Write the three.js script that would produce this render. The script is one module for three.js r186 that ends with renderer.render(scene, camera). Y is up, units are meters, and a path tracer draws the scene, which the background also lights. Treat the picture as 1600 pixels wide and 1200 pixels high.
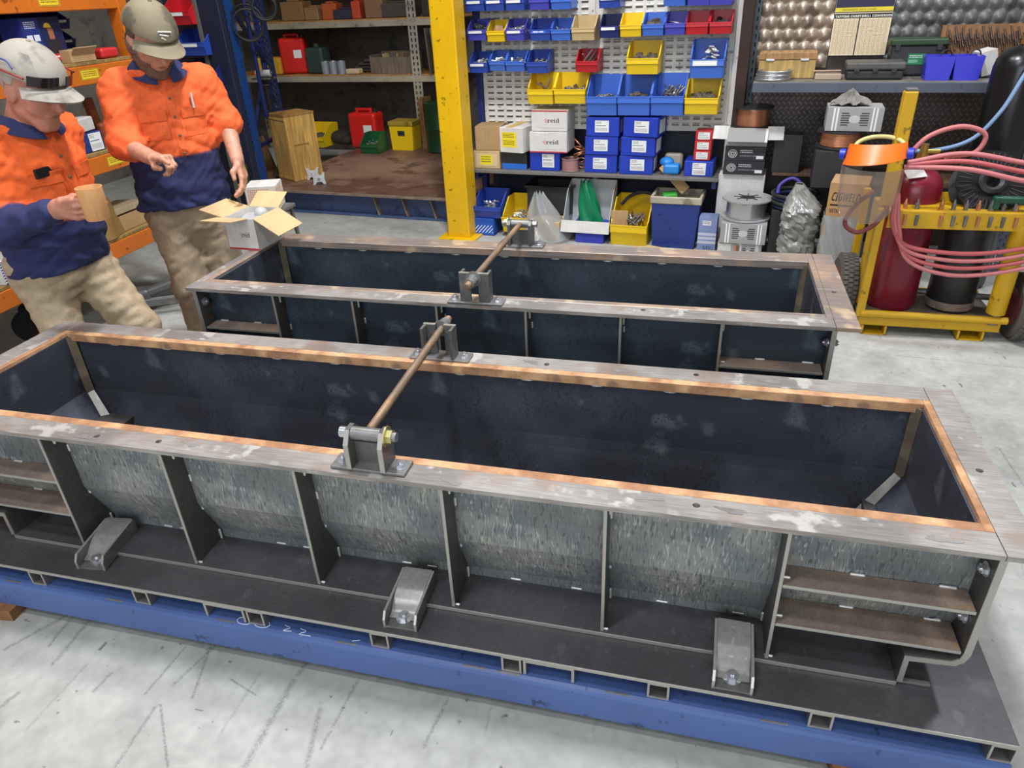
import * as THREE from 'three';
import { mergeGeometries, mergeVertices, toCreasedNormals } from 'three/addons/utils/BufferGeometryUtils.js';
import { RoundedBoxGeometry } from 'three/addons/geometries/RoundedBoxGeometry.js';
import { RectAreaLightUniformsLib } from 'three/addons/lights/RectAreaLightUniformsLib.js';

// ---------------------------------------------------------------- camera, light, exposure
RectAreaLightUniformsLib.init();
const scene = new THREE.Scene();
scene.background = new THREE.Color(0, 0, 0);
const camera = new THREE.PerspectiveCamera(2 * Math.atan(600 / 1109) * 180 / Math.PI, 4 / 3, 0.05, 60);
camera.rotation.order = 'YXZ';
camera.rotation.set(-0.50903, 0.26975, -0.0470);
camera.position.set(0.1693, 1.660, 1.2769);
const renderer = new THREE.WebGLRenderer({ antialias: true });
renderer.toneMapping = THREE.LinearToneMapping;
renderer.toneMappingExposure = 2.3;
renderer.shadowMap.enabled = true;
// unseen roof lamps, placed to light moulds, bins and workers: x, y, z, strength, colour
const UNSEEN_LAMPS = [
  [2.7, 5.6, -2.3, 115, 0xf3f6ff, 'over the gas cart'],
  [-2.4, 5.6, -2.3, 60, 0xfff6ea, 'over the orange racking end'],
  [-.5, 4.9, -1.3, 150, 0xf8f8ff, 'over the rear mould'],
  [-.9, 5.2, 1.1, 60, 0xf6f7ff, 'over the front edge of the moulds'],
  [-2.6, 5.6, 2.9, 45, 0xf3f6ff, 'behind the photographer on the racking side'],
  [2.9, 5.6, 3.2, 45, 0xf3f6ff, 'behind the photographer on the cart side'],
];

// unseen glowing panel behind the camera, placed to light surfaces facing it: centre x, y, z, width, height, strength
const UNSEEN_PANEL = [-.2, 2.9, 5.99, 5.0, 3.2, .75];

// ---------------------------------------------------------------- helpers
let seed = 7;
const rnd = () => { seed = (seed + 0x6d2b79f5) | 0; let t = Math.imul(seed ^ (seed >>> 15), 1 | seed); t = (t + Math.imul(t ^ (t >>> 7), 61 | t)) ^ t; return ((t ^ (t >>> 14)) >>> 0) / 4294967296; };
const rr = (a, b) => a + (b - a) * rnd();
const PI = Math.PI, D = PI / 180;
const V = (x, y, z) => new THREE.Vector3(x, y, z);
const C = (r, g, b) => new THREE.Color().setRGB(r / 255, g / 255, b / 255, THREE.SRGBColorSpace);
const lerp = (a, b, t) => a + (b - a) * t;
const clamp = (x, a = 0, b = 1) => Math.min(b, Math.max(a, x));
const sm = (a, b, x) => { const t = clamp((x - a) / (b - a)); return t * t * (3 - 2 * t); };

// tileable value noise on a p x p lattice
const LAT = new Float32Array(4096); for (let i = 0; i < 4096; i++) LAT[i] = rnd();
const lat = (x, y, p, s) => LAT[(Math.imul(((x % p) + p) % p, 374761393) + Math.imul(((y % p) + p) % p, 668265263) + Math.imul(s, 2246822519) >>> 7) & 4095];
function vn(u, v, p, s) {
  const x = u * p, y = v * p, ix = Math.floor(x), iy = Math.floor(y); let fx = x - ix, fy = y - iy;
  fx = fx * fx * (3 - 2 * fx); fy = fy * fy * (3 - 2 * fy);
  return lerp(lerp(lat(ix, iy, p, s), lat(ix + 1, iy, p, s), fx), lerp(lat(ix, iy + 1, p, s), lat(ix + 1, iy + 1, p, s), fx), fy);
}
function vn2(u, v, px, py, s) { // different lattice in u and v
  const x = u * px, y = v * py, ix = Math.floor(x), iy = Math.floor(y); let fx = x - ix, fy = y - iy;
  fx = fx * fx * (3 - 2 * fx); fy = fy * fy * (3 - 2 * fy);
  const L = (a, b) => LAT[(Math.imul(((a % px) + px) % px, 374761393) + Math.imul(((b % py) + py) % py, 668265263) + Math.imul(s, 2246822519) >>> 7) & 4095];
  return lerp(lerp(L(ix, iy), L(ix + 1, iy), fx), lerp(L(ix, iy + 1), L(ix + 1, iy + 1), fx), fy);
}
const fbm = (u, v, p, s, n = 4) => { let a = 0, w = 0, k = 1; for (let i = 0; i < n; i++, k *= .55, p *= 2) { a += k * vn(u, v, p, s + i); w += k; } return a / w; };
function dtex(size, metres, fn, srgb = true) {
  const d = new Uint8Array(size * size * 4);
  for (let y = 0; y < size; y++) for (let x = 0; x < size; x++) {
    const c = fn(x / size, y / size), i = (y * size + x) * 4;
    if (c.length) { d[i] = clamp(c[0], 0, 255); d[i + 1] = clamp(c[1], 0, 255); d[i + 2] = clamp(c[2], 0, 255); } else d[i] = d[i + 1] = d[i + 2] = clamp(c, 0, 255);
    d[i + 3] = 255;
  }
  const t = new THREE.DataTexture(d, size, size); t.wrapS = t.wrapT = THREE.RepeatWrapping; t.magFilter = THREE.LinearFilter; t.minFilter = THREE.LinearMipmapLinearFilter;
  if (srgb) t.colorSpace = THREE.SRGBColorSpace;
  t.repeat.set(1 / metres, 1 / metres); t.needsUpdate = true; return t;
}
const mixc = (a, b, t) => [lerp(a[0], b[0], t), lerp(a[1], b[1], t), lerp(a[2], b[2], t)];
function canvasTex(w, h, draw) {
  const c = document.createElement('canvas'); c.width = w; c.height = h; const g = c.getContext('2d'); draw(g, w, h);
  const t = new THREE.CanvasTexture(c); t.colorSpace = THREE.SRGBColorSpace; t.magFilter = THREE.LinearFilter; return t;
}
const std = (o) => new THREE.MeshStandardMaterial(o);
const phy = (o) => new THREE.MeshPhysicalMaterial(o);

// geometry: everything is non-indexed position + normal (+ colour); uv in metres is laid on when the mesh is made
function clean(g) {
  if (g.index) g = g.toNonIndexed();
  if (!g.attributes.normal) g.computeVertexNormals();
  for (const k of Object.keys(g.attributes)) if (!['position', 'normal', 'color'].includes(k)) g.deleteAttribute(k);
  return g;
}
function tf(g, x = 0, y = 0, z = 0, rx = 0, ry = 0, rz = 0, s = 1) {
  const m = new THREE.Matrix4().compose(V(x, y, z), new THREE.Quaternion().setFromEuler(new THREE.Euler(rx, ry, rz, 'YXZ')), s.isVector3 ? s : V(s, s, s));
  return g.applyMatrix4(m);
}
const bx = (w, h, d, x, y, z, rx = 0, ry = 0, rz = 0) => tf(clean(new THREE.BoxGeometry(w, h, d)), x, y, z, rx, ry, rz);
const box2 = (x0, x1, y0, y1, z0, z1) => bx(Math.abs(x1 - x0), Math.abs(y1 - y0), Math.abs(z1 - z0), (x0 + x1) / 2, (y0 + y1) / 2, (z0 + z1) / 2);
const rb = (w, h, d, r, x = 0, y = 0, z = 0, rx = 0, ry = 0, rz = 0, seg = 1) => tf(clean(new RoundedBoxGeometry(w, h, d, seg, Math.min(r, w / 2.01, h / 2.01, d / 2.01))), x, y, z, rx, ry, rz);
const rb2 = (x0, x1, y0, y1, z0, z1, r = .003) => rb(Math.abs(x1 - x0), Math.abs(y1 - y0), Math.abs(z1 - z0), r, (x0 + x1) / 2, (y0 + y1) / 2, (z0 + z1) / 2);
const cyl = (r0, r1, h, x, y, z, rx = 0, ry = 0, rz = 0, n = 20, open = false) => tf(clean(new THREE.CylinderGeometry(r1, r0, h, n, 1, open)), x, y, z, rx, ry, rz);
const sph = (r, x, y, z, sx = 1, sy = 1, sz = 1, n = 16) => tf(clean(new THREE.SphereGeometry(r, n, Math.ceil(n * .7))), x, y, z, 0, 0, 0, V(sx, sy, sz));
const tor = (R, r, x, y, z, rx = 0, ry = 0, rz = 0, n = 32, m = 8, arc = PI * 2) => tf(clean(new THREE.TorusGeometry(R, r, m, n, arc)), x, y, z, rx, ry, rz);
const tube = (pts, r, n = 40, m = 8, closed = false) => clean(new THREE.TubeGeometry(new THREE.CatmullRomCurve3(pts.map((p) => p.isVector3 ? p : V(...p)), closed, 'centripetal'), n, r, m, closed));
function bar(a, b, r, n = 12) { // round bar between two points
  a = a.isVector3 ? a : V(...a); b = b.isVector3 ? b : V(...b); const d = b.clone().sub(a), g = clean(new THREE.CylinderGeometry(r, r, d.length(), n));
  return g.applyQuaternion(new THREE.Quaternion().setFromUnitVectors(V(0, 1, 0), d.clone().normalize())).translate((a.x + b.x) / 2, (a.y + b.y) / 2, (a.z + b.z) / 2);
}
function flat(a, b, w, t, up = V(0, 1, 0)) { // rectangular bar between two points, w across, t along up
  a = a.isVector3 ? a : V(...a); b = b.isVector3 ? b : V(...b); const d = b.clone().sub(a), L = d.length(); d.normalize();
  const s = d.clone().cross(up).normalize(), u = s.clone().cross(d);
  return clean(new THREE.BoxGeometry(L, t, w)).applyMatrix4(new THREE.Matrix4().makeBasis(d, u, s)).translate((a.x + b.x) / 2, (a.y + b.y) / 2, (a.z + b.z) / 2);
}
const lathe = (pts, n = 28, x = 0, y = 0, z = 0, rx = 0, ry = 0, rz = 0, crease = .6) => tf(clean(toCreasedNormals(new THREE.LatheGeometry(pts.map((p) => new THREE.Vector2(p[0], p[1])), n), crease)), x, y, z, rx, ry, rz);
// polygon swept along an axis: axis 'x' takes points (z, y), 'y' takes (x, z), 'z' takes (x, y)
function prism(pts, axis, a, b, holes = []) {
  const sh = new THREE.Shape(pts.map((p) => new THREE.Vector2(p[0], p[1])));
  for (const h of holes) sh.holes.push(new THREE.Path(h.map((p) => new THREE.Vector2(p[0], p[1]))));
  let g = clean(new THREE.ExtrudeGeometry(sh, { depth: b - a, bevelEnabled: false, curveSegments: 6 }).translate(0, 0, a));
  if (axis !== 'z') {
    const p = g.attributes.position, q = p.array;
    for (let i = 0; i < q.length; i += 3) { const [x, y, z] = [q[i], q[i + 1], q[i + 2]]; if (axis === 'x') { q[i] = z; q[i + 1] = y; q[i + 2] = x; } else { q[i] = x; q[i + 1] = z; q[i + 2] = y; } }
    for (let i = 0; i < q.length; i += 9) for (let k = 0; k < 3; k++) { const t = q[i + 3 + k]; q[i + 3 + k] = q[i + 6 + k]; q[i + 6 + k] = t; }
    g.computeVertexNormals();
  }
  return g;
}
// flat plate standing in x-y with rectangular openings [x0, x1, y0, y1]
const slotted = (x0, x1, y0, y1, z0, z1, holes) => prism([[x0, y0], [x1, y0], [x1, y1], [x0, y1]], 'z', z0, z1, holes.map(([a, b, c, d]) => [[a, c], [a, d], [b, d], [b, c]]));
const ring = (cx, cy, r, n = 14) => Array.from({ length: n }, (_, i) => [cx + r * Math.cos(i / n * 2 * PI), cy + r * Math.sin(i / n * 2 * PI)]);
const hexpts = (cx, cy, r, a = 0) => ring(0, 0, r, 6).map(([x, y]) => [cx + x * Math.cos(a) - y * Math.sin(a), cy + x * Math.sin(a) + y * Math.cos(a)]);
function quads(list) { // list of 4-point faces
  const p = []; for (const [a, b, c, d] of list) p.push(...a, ...b, ...c, ...a, ...c, ...d);
  const g = new THREE.BufferGeometry(); g.setAttribute('position', new THREE.Float32BufferAttribute(p, 3)); g.computeVertexNormals(); return g;
}
// sheet with thickness from a grid of points fn(u, v) -> [x, y, z]
function sheet(fn, nu, nv, t = .002) {
  const P = [], top = [];
  for (let i = 0; i <= nu; i++) { top.push([]); for (let j = 0; j <= nv; j++) top[i].push(V(...fn(i / nu, j / nv))); }
  const N = top.map((r, i) => r.map((p, j) => { const a = top[Math.min(nu, i + 1)][j].clone().sub(top[Math.max(0, i - 1)][j]), b = top[i][Math.min(nv, j + 1)].clone().sub(top[i][Math.max(0, j - 1)]); return a.cross(b).normalize(); }));
  const bot = top.map((r, i) => r.map((p, j) => p.clone().addScaledVector(N[i][j], -t)));
  const q = (a, b, c, d) => P.push(a, b, c, a, c, d);
  for (let i = 0; i < nu; i++) for (let j = 0; j < nv; j++) { q(top[i][j], top[i + 1][j], top[i + 1][j + 1], top[i][j + 1]); q(bot[i][j], bot[i][j + 1], bot[i + 1][j + 1], bot[i + 1][j]); }
  for (let i = 0; i < nu; i++) { q(top[i][0], bot[i][0], bot[i + 1][0], top[i + 1][0]); q(top[i][nv], top[i + 1][nv], bot[i + 1][nv], bot[i][nv]); }
  for (let j = 0; j < nv; j++) { q(top[0][j], top[0][j + 1], bot[0][j + 1], bot[0][j]); q(top[nu][j], bot[nu][j], bot[nu][j + 1], top[nu][j + 1]); }
  const g = new THREE.BufferGeometry().setFromPoints(P); return clean(toCreasedNormals(g, .7));
}
function boxuv(g) {
  const p = g.attributes.position, n = g.attributes.normal, uv = new Float32Array(p.count * 2);
  for (let i = 0; i < p.count; i += 3) {
    let ax = 0, ay = 0, az = 0; for (let k = 0; k < 3; k++) { ax += n.getX(i + k); ay += n.getY(i + k); az += n.getZ(i + k); }
    ax = Math.abs(ax); ay = Math.abs(ay); az = Math.abs(az);
    for (let k = 0; k < 3; k++) {
      const x = p.getX(i + k), y = p.getY(i + k), z = p.getZ(i + k);
      uv[(i + k) * 2] = ay >= ax && ay >= az ? x : ax >= az ? z : x;
      uv[(i + k) * 2 + 1] = ay >= ax && ay >= az ? z : y;
    }
  }
  g.setAttribute('uv', new THREE.BufferAttribute(uv, 2)); return g;
}
const taken = new Map();
function numbered(n) { const k = taken.get(n) ?? 0; taken.set(n, k + 1); return k ? n + '_' + String(k).padStart(3, '0') : n; }
// B frame: the storage side of the workshop stands at a slight angle to the moulds
const BANG = -5.5 * D, BO = V(0, 0, -3.94);
const fromB = (u, y, w) => V(u, y, w).applyAxisAngle(V(0, 1, 0), BANG).add(BO);
function thing(name, label, category, pos = [0, 0, 0], turn = 0, group) {
  const o = new THREE.Group(); o.name = numbered(name); o.position.set(...pos); o.rotation.y = turn; o.userData = { label, category }; if (group) o.userData.group = group;
  scene.add(o); return o;
}
function thingB(name, label, category, [u, y, w], turn = 0, group) { const p = fromB(u, y, w); return thing(name, label, category, [p.x, p.y, p.z], BANG + turn, group); }
function part(parent, name, geos, mat, opt = {}) {
  geos = [].concat(geos); let g = geos.length > 1 ? mergeGeometries(geos.map((q) => opt.keepuv ? q : clean(q))) : opt.keepuv ? geos[0] : clean(geos[0]);
  if (parent.off) g.translate(-parent.off.x, -parent.off.y, -parent.off.z);
  if (!opt.keepuv) boxuv(g);
  const m = new THREE.Mesh(g, mat); m.name = name; m.castShadow = m.receiveShadow = true; if (parent.off) m.off = parent.off;
  if (opt.label) m.userData.label = opt.label; if (opt.stuff) m.userData.kind = 'stuff';
  parent.add(m); return m;
}
function solo(name, label, category, geos, mat, pos = [0, 0, 0], turn = 0, group, kind) { // thing of one mesh
  geos = [].concat(geos); const g = boxuv(geos.length > 1 ? mergeGeometries(geos.map(clean)) : clean(geos[0]));
  const m = new THREE.Mesh(g, mat); m.name = numbered(name); m.position.set(...pos); m.rotation.y = turn; m.castShadow = m.receiveShadow = true;
  m.userData = { label, category }; if (group) m.userData.group = group; if (kind) m.userData.kind = kind; scene.add(m); return m;
}
function soloB(name, label, category, geos, mat, [u, y, w], turn = 0, group, kind) { const p = fromB(u, y, w); return solo(name, label, category, geos, mat, [p.x, p.y, p.z], BANG + turn, group, kind); }
function struct(name, geos, mat) { geos = [].concat(geos); const m = new THREE.Mesh(boxuv(geos.length > 1 ? mergeGeometries(geos.map(clean)) : clean(geos[0])), mat); m.name = name; m.userData.kind = 'structure'; m.castShadow = m.receiveShadow = true; scene.add(m); return m; }
// flat print: a quad facing +z (or turned) with its own 0..1 uv
function decal(w, h, x, y, z, rx = 0, ry = 0, rz = 0) { const g = new THREE.PlaneGeometry(w, h).toNonIndexed(); return tf(g, x, y, z, rx, ry, rz); }

// ---------------------------------------------------------------- materials
const T = {};
T.concrete = dtex(2048, 6.4, (u, v) => {
  const a = fbm(u, v, 8, 1, 4), b = fbm(u, v, 96, 9, 2), c = vn(u, v, 400, 3), d = fbm(u, v, 18, 21, 3);
  let k = 170 + (a - .5) * 28 + (b - .5) * 24 + (c - .5) * 12 - sm(.6, .74, d) * 12;
  if (vn(u, v, 280, 5) > .968) k -= 55; if (vn(u, v, 180, 15) > .978) k -= 32;
  return [k * .995, k * 1.005, k * .965];
});
{ // tyre and drag scuffs on the concrete: x0, z0, x1, z1 (metres), width in texels
  const d = T.concrete.image.data, N = 2048, K = N / 6.4;
  const scuff = (x0, z0, x1, z1, w, k) => { const L = Math.hypot(x1 - x0, z1 - z0), n = Math.ceil(L * K * 2); for (let i = 0; i <= n; i++) { const t = i / n, cx = lerp(x0, x1, t) * K + rr(-.4, .4), cz = lerp(z0, z1, t) * K; for (let a = -Math.ceil(w / 2); a <= w / 2; a++) { if (rnd() < .35) continue; const X = ((Math.round(cx + a) % N) + N) % N, Y = ((Math.round(cz) % N) + N) % N, q = (Y * N + X) * 4; for (let c = 0; c < 3; c++) d[q + c] *= 1 - k * (1 - Math.abs(a) / (w / 2 + 1)); } } };
  for (const s of [[-1.632, .075, -1.726, .247, 5], [-1.621, .078, -1.601, .208, 3], [-1.556, .078, -1.535, .264, 4], [-.805, .072, -.809, .14, 6], [-.812, .152, -.805, .417, 7], [-.698, .22, -.651, .383, 5], [-1.341, .245, -1.348, .311, 3], [-1.099, .076, -1.14, .249, 3], [-1.133, .305, -.992, .459, 2], [-1.142, .307, -1.126, .489, 3], [-1.189, .12, -1.198, .289, 2], [-.635, .113, -.641, .329, 2], [-.371, .118, -.387, .272, 2], [-1.555, .357, -1.565, .411, 4], [-.891, .222, -.991, .191, 2], [-1.12, .093, -1.059, .269, 2], [.942, -1.634, 1.229, -1.301, 2], [1.396, -1.421, 1.405, -1.172, 2], [1.178, -2.201, 1.719, -2.157, 2]]) scuff(...s, .12);
  for (let i = 0; i < 60; i++) { const x = rr(-2.5, 2), z = rr(-2, 1), L = rr(.05, .3); scuff(x, z, x + rr(-.06, .06), z + L, 1 + Math.floor(rr(0, 2)), .06); }
  T.concrete.needsUpdate = true;
}
T.scale = dtex(512, .9, (u, v) => { const a = fbm(u, v, 4, 31, 5), b = vn(u, v, 120, 33), c = fbm(u, v, 14, 35, 3); const k = 205 + (a - .5) * 70 + (b - .5) * 18 + (vn(u, v, 60, 36) > .95 ? 30 : 0) + sm(.62, .8, c) * 30; return [k, k, k]; });
T.streak = dtex(1024, .8, (u, v) => {
  const s = vn2(u + .012 * vn(u, v, 24, 5), v, 330, 40, 41), s2 = vn2(u + .01 * vn(u, v, 20, 6), v, 340, 44, 43), a = fbm(u, v, 5, 45, 4), m = fbm(u, v, 10, 47, 3);
  let c = mixc([112, 116, 116], [142, 143, 136], sm(.3, .7, a)); c = mixc(c, [100, 110, 117], sm(.5, .72, m) * .7);
  c = mixc(c, [196, 195, 182], sm(.64, .86, s) * (.2 + .42 * sm(.35, .6, a))); c = mixc(c, [74, 76, 76], sm(.7, .84, s2) * .6);
  return c;
});
T.navy = dtex(1024, 1.1, (u, v) => { const a = fbm(u, v, 4, 61, 5), b = vn(u, v, 90, 62), c = fbm(u, v, 12, 66, 4); let k = mixc([62, 64, 72], [84, 88, 99], sm(.35, .75, a)); k = mixc(k, [122, 128, 134], sm(.66, .85, c) * .55); if (b > .965) k = mixc(k, [130, 130, 132], .5); k = mixc(k, [40, 42, 50], sm(.66, .8, vn2(u, v, 230, 150, 51)) * sm(.4, .6, fbm(u, v, 5, 69, 3)) * .45); return k; });
T.brushed = dtex(1024, 1.0, (u, v) => {
  const a = vn2(u, v, 24, 400, 71), b = fbm(u, v, 5, 72, 5), c = fbm(u, v, 16, 75, 4), d = fbm(u, v, 7, 77, 3); let k = mixc([134, 129, 123], [164, 159, 152], sm(.3, .7, b)); k = k.map((x) => x + (a - .5) * 26);
  k = mixc(k, [206, 205, 196], sm(.64, .76, c) * .7); k = mixc(k, [142, 116, 98], sm(.58, .75, d) * .45); return k;
});
T.copperish = dtex(512, .9, (u, v) => { const a = vn2(u, v, 10, 200, 81), b = fbm(u, v, 5, 82, 5), c = fbm(u, v, 9, 85, 4); let k = mixc([146, 136, 128], [184, 158, 136], sm(.35, .7, b)); k = k.map((x) => x + (a - .5) * 30); return mixc(k, [222, 196, 160], sm(.62, .78, c) * .8); });
T.rustlip = dtex(512, .7, (u, v) => { const a = fbm(u, v, 8, 91, 5), b = fbm(u, v, 40, 92, 3); let k = mixc([160, 118, 84], [206, 162, 118], sm(.3, .72, a)); k = k.map((x) => x + (b - .5) * 34); return mixc(k, [122, 102, 88], sm(.66, .8, fbm(u, v, 14, 95, 3)) * .6); });
T.rust = dtex(512, .6, (u, v) => { const a = fbm(u, v, 5, 101, 5), b = fbm(u, v, 22, 102, 4); let k = mixc([122, 111, 102], [160, 140, 122], sm(.3, .7, a)); k = mixc(k, [164, 124, 88], sm(.6, .8, b) * .5); return k.map((x) => x + (vn(u, v, 160, 7) - .5) * 16); });
T.rustplate = dtex(1024, 2.2, (u, v) => { const a = fbm(u, v, 3, 111, 6), b = fbm(u, v, 12, 112, 5), c = fbm(u, v, 7, 115, 4); let k = mixc([112, 84, 68], [160, 130, 108], sm(.3, .7, a)); k = mixc(k, [76, 56, 46], sm(.55, .72, b) * .6); k = mixc(k, [176, 150, 126], sm(.66, .8, c) * .45); return k.map((x) => x + (vn(u, v, 200, 8) - .5) * 14); });
T.paint = dtex(512, 1.0, (u, v) => { const a = fbm(u, v, 5, 121, 4), b = fbm(u, v, 30, 122, 4); const k = 226 + (a - .5) * 34 - sm(.72, .8, b) * 70; return [k, k, k]; });
T.wood = dtex(512, .5, (u, v) => { const g = vn2(u, v, 40, 3, 131), g2 = vn2(u, v, 120, 6, 132), a = fbm(u, v, 4, 133, 3); const k = 205 + (g - .5) * 60 + (g2 - .5) * 26 + (a - .5) * 30; return [k, k * .98, k * .94]; });
T.card = dtex(256, .4, (u, v) => { const k = 228 + (vn2(u, v, 90, 4, 141) - .5) * 12 + (fbm(u, v, 5, 142, 3) - .5) * 26; return [k, k, k]; });
T.cloth = dtex(256, .12, (u, v) => { const k = 238 + Math.sin(u * 2 * PI * 60) * 8 + Math.sin(v * 2 * PI * 60) * 8 + (fbm(u, v, 6, 151, 3) - .5) * 40; return [k, k, k]; });
T.grime = dtex(512, 1.3, (u, v) => { const a = fbm(u, v, 4, 161, 5), b = fbm(u, v, 16, 162, 4); const k = 206 + (a - .5) * 70 - sm(.6, .8, b) * 50; return [k, k * .99, k * .96]; });
T.bump = dtex(256, .25, (u, v) => 128 + (fbm(u, v, 10, 171, 4) - .5) * 190, false);

const paint = (c, o = {}) => std({ color: C(...c), map: T.paint, roughness: .45, ...o });
const plastic = (c, o = {}) => std({ color: C(...c), roughness: .38, ...o });
const M = {
  concrete: std({ map: T.concrete, roughness: .62 }),
  plateDark: std({ color: C(104, 104, 106), map: T.scale, roughness: .38, metalness: .3 }),
  ribDark: std({ color: C(98, 95, 92), map: T.scale, roughness: .45, metalness: .2 }),
  ribEdge: std({ color: C(176, 172, 164), roughness: .4, metalness: .6 }),
  streak: std({ map: T.streak, roughness: .42, metalness: .15, bumpMap: T.bump, bumpScale: .0006 }),
  innerHi: std({ map: T.navy, roughness: .3, metalness: .15 }),
  farSkin: std({ color: C(222, 250, 250), map: T.navy, roughness: .4, metalness: .1 }),
  flange: std({ map: T.brushed, roughness: .42, metalness: .25 }),
  flangeCu: std({ map: T.copperish, roughness: .36, metalness: .35 }),
  lip: std({ map: T.rustlip, roughness: .62, metalness: .08 }),
  rust: std({ color: C(255, 250, 244), map: T.rust, roughness: .6, metalness: .05 }),
  ground: std({ color: C(196, 194, 188), map: T.scale, roughness: .34, metalness: .45 }),
  khaki: std({ color: C(150, 138, 112), map: T.scale, roughness: .5, metalness: .4 }),
  weld: std({ color: C(222, 222, 216), roughness: .4, metalness: .5 }),
  zinc: std({ color: C(214, 216, 220), roughness: .28, metalness: .9 }),
  zincY: std({ color: C(205, 196, 140), roughness: .32, metalness: .8 }),
  steel: std({ color: C(184, 183, 180), map: T.scale, roughness: .36, metalness: .5 }),
  steelDk: std({ color: C(142, 141, 138), map: T.scale, roughness: .42, metalness: .35 }),
  rod: std({ color: C(240, 226, 204), map: T.rust, roughness: .5, metalness: .15 }),
  beamBlue: std({ color: C(86, 114, 174), map: T.paint, roughness: .42 }),
  hole: std({ color: C(22, 21, 20), roughness: .9 }),
  timber: std({ color: C(150, 108, 66), map: T.wood, roughness: .75 }),
  black: std({ color: C(42, 42, 44), roughness: .5 }),
  blackGloss: std({ color: C(22, 22, 24), roughness: .28 }),
  rubber: std({ color: C(40, 40, 42), roughness: .8 }),
  copper: std({ color: C(206, 140, 104), roughness: .3, metalness: .7 }),
  wire: std({ color: C(200, 202, 204), roughness: .28, metalness: .85 }),
  white: std({ color: C(232, 230, 224), map: T.card, roughness: .6 }),
  card: std({ color: C(196, 160, 112), map: T.card, roughness: .75 }),
  cardLt: std({ color: C(224, 192, 140), map: T.card, roughness: .75 }),
  chrome: std({ color: C(210, 212, 215), roughness: .2, metalness: .95 }),
};
// ---------------------------------------------------------------- the hall
struct('floor', box2(-6.2, 5.2, -.2, 0, -8.2, 6.2), M.concrete);
const wallMat = std({ color: C(150, 146, 138), map: T.grime, roughness: .8 }), wallLight = std({ color: C(206, 204, 198), map: T.grime, roughness: .8 });  // wallLight: walls and ceiling out of view, pale to bounce light
struct('wall_back', box2(-6.2, 5.2, 0, 6.4, -7.8, -7.6), std({ color: C(140, 136, 130), map: T.grime, roughness: .8 }));
struct('wall_left', box2(-6.2, -6.0, 0, 6.4, -8.0, 6.0), wallMat);
struct('wall_right', box2(5.0, 5.2, 0, 6.4, -8.0, 6.0), wallLight);
struct('wall_front', box2(-6.2, 5.2, 0, 6.4, 6.0, 6.2), wallLight);
struct('ceiling', box2(-6.2, 5.2, 6.4, 6.6, -8.2, 6.2), wallLight);
struct('unseen_light_panel_1', box2(UNSEEN_PANEL[0] - UNSEEN_PANEL[3] / 2, UNSEEN_PANEL[0] + UNSEEN_PANEL[3] / 2, UNSEEN_PANEL[1] - UNSEEN_PANEL[4] / 2, UNSEEN_PANEL[1] + UNSEEN_PANEL[4] / 2, 5.992, 6.0), std({ color: C(220, 224, 226), roughness: .6, emissive: C(236, 244, 255), emissiveIntensity: 1.2 }));  // out-of-view glowing panel, lights the mould fronts and bins
{ const l = new THREE.RectAreaLight(0xeef4ff, UNSEEN_PANEL[5], UNSEEN_PANEL[3], UNSEEN_PANEL[4]); l.position.set(UNSEEN_PANEL[0], UNSEEN_PANEL[1], 5.985); l.castShadow = true; scene.add(l); }
for (const [x, y, z, I, col, where] of UNSEEN_LAMPS) {
  const t = thing('unseen_high_bay_lamp', 'unseen round high-bay lamp, placed to light the hall from ' + where, 'lamp', [x, y, z], 0, 'unseen high-bay lamps');
  part(t, 'housing', [lathe([[.02, .34], [.09, .34], [.1, .18], [.27, .03], [.275, .0], [.265, .0], [.1, .16], [.02, .3]], 28), cyl(.012, .012, .5, 0, .58, 0)], M.black);
  part(t, 'lens', cyl(.25, .25, .012, 0, .012, 0, 0, 0, 0, 28), std({ color: 0xffffff, emissive: new THREE.Color(col), emissiveIntensity: 3 }));
  const l = new THREE.RectAreaLight(col, I, .42, .42); l.position.set(x, y - .01, z); l.rotation.x = -PI / 2; l.castShadow = true; scene.add(l);
}

// ---------------------------------------------------------------- steel moulds
const hexBolt = (x, y, z, r, axis = 'y') => { // washer + hex head standing on a face
  const g = [clean(prism(ring(0, 0, r * 1.45, 18), 'y', 0, r * .18)), clean(prism(hexpts(0, 0, r), 'y', r * .18, r * .95)), cyl(r * .5, r * .5, r * .4, 0, r * 1.1, 0, 0, 0, 0, 10)];
  return g.map((q) => { if (axis === 'x') q.rotateZ(-PI / 2); if (axis === '-x') q.rotateZ(PI / 2); if (axis === 'z') q.rotateX(PI / 2); if (axis === '-z') q.rotateX(-PI / 2); return q.translate(x, y, z); });
};
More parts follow.
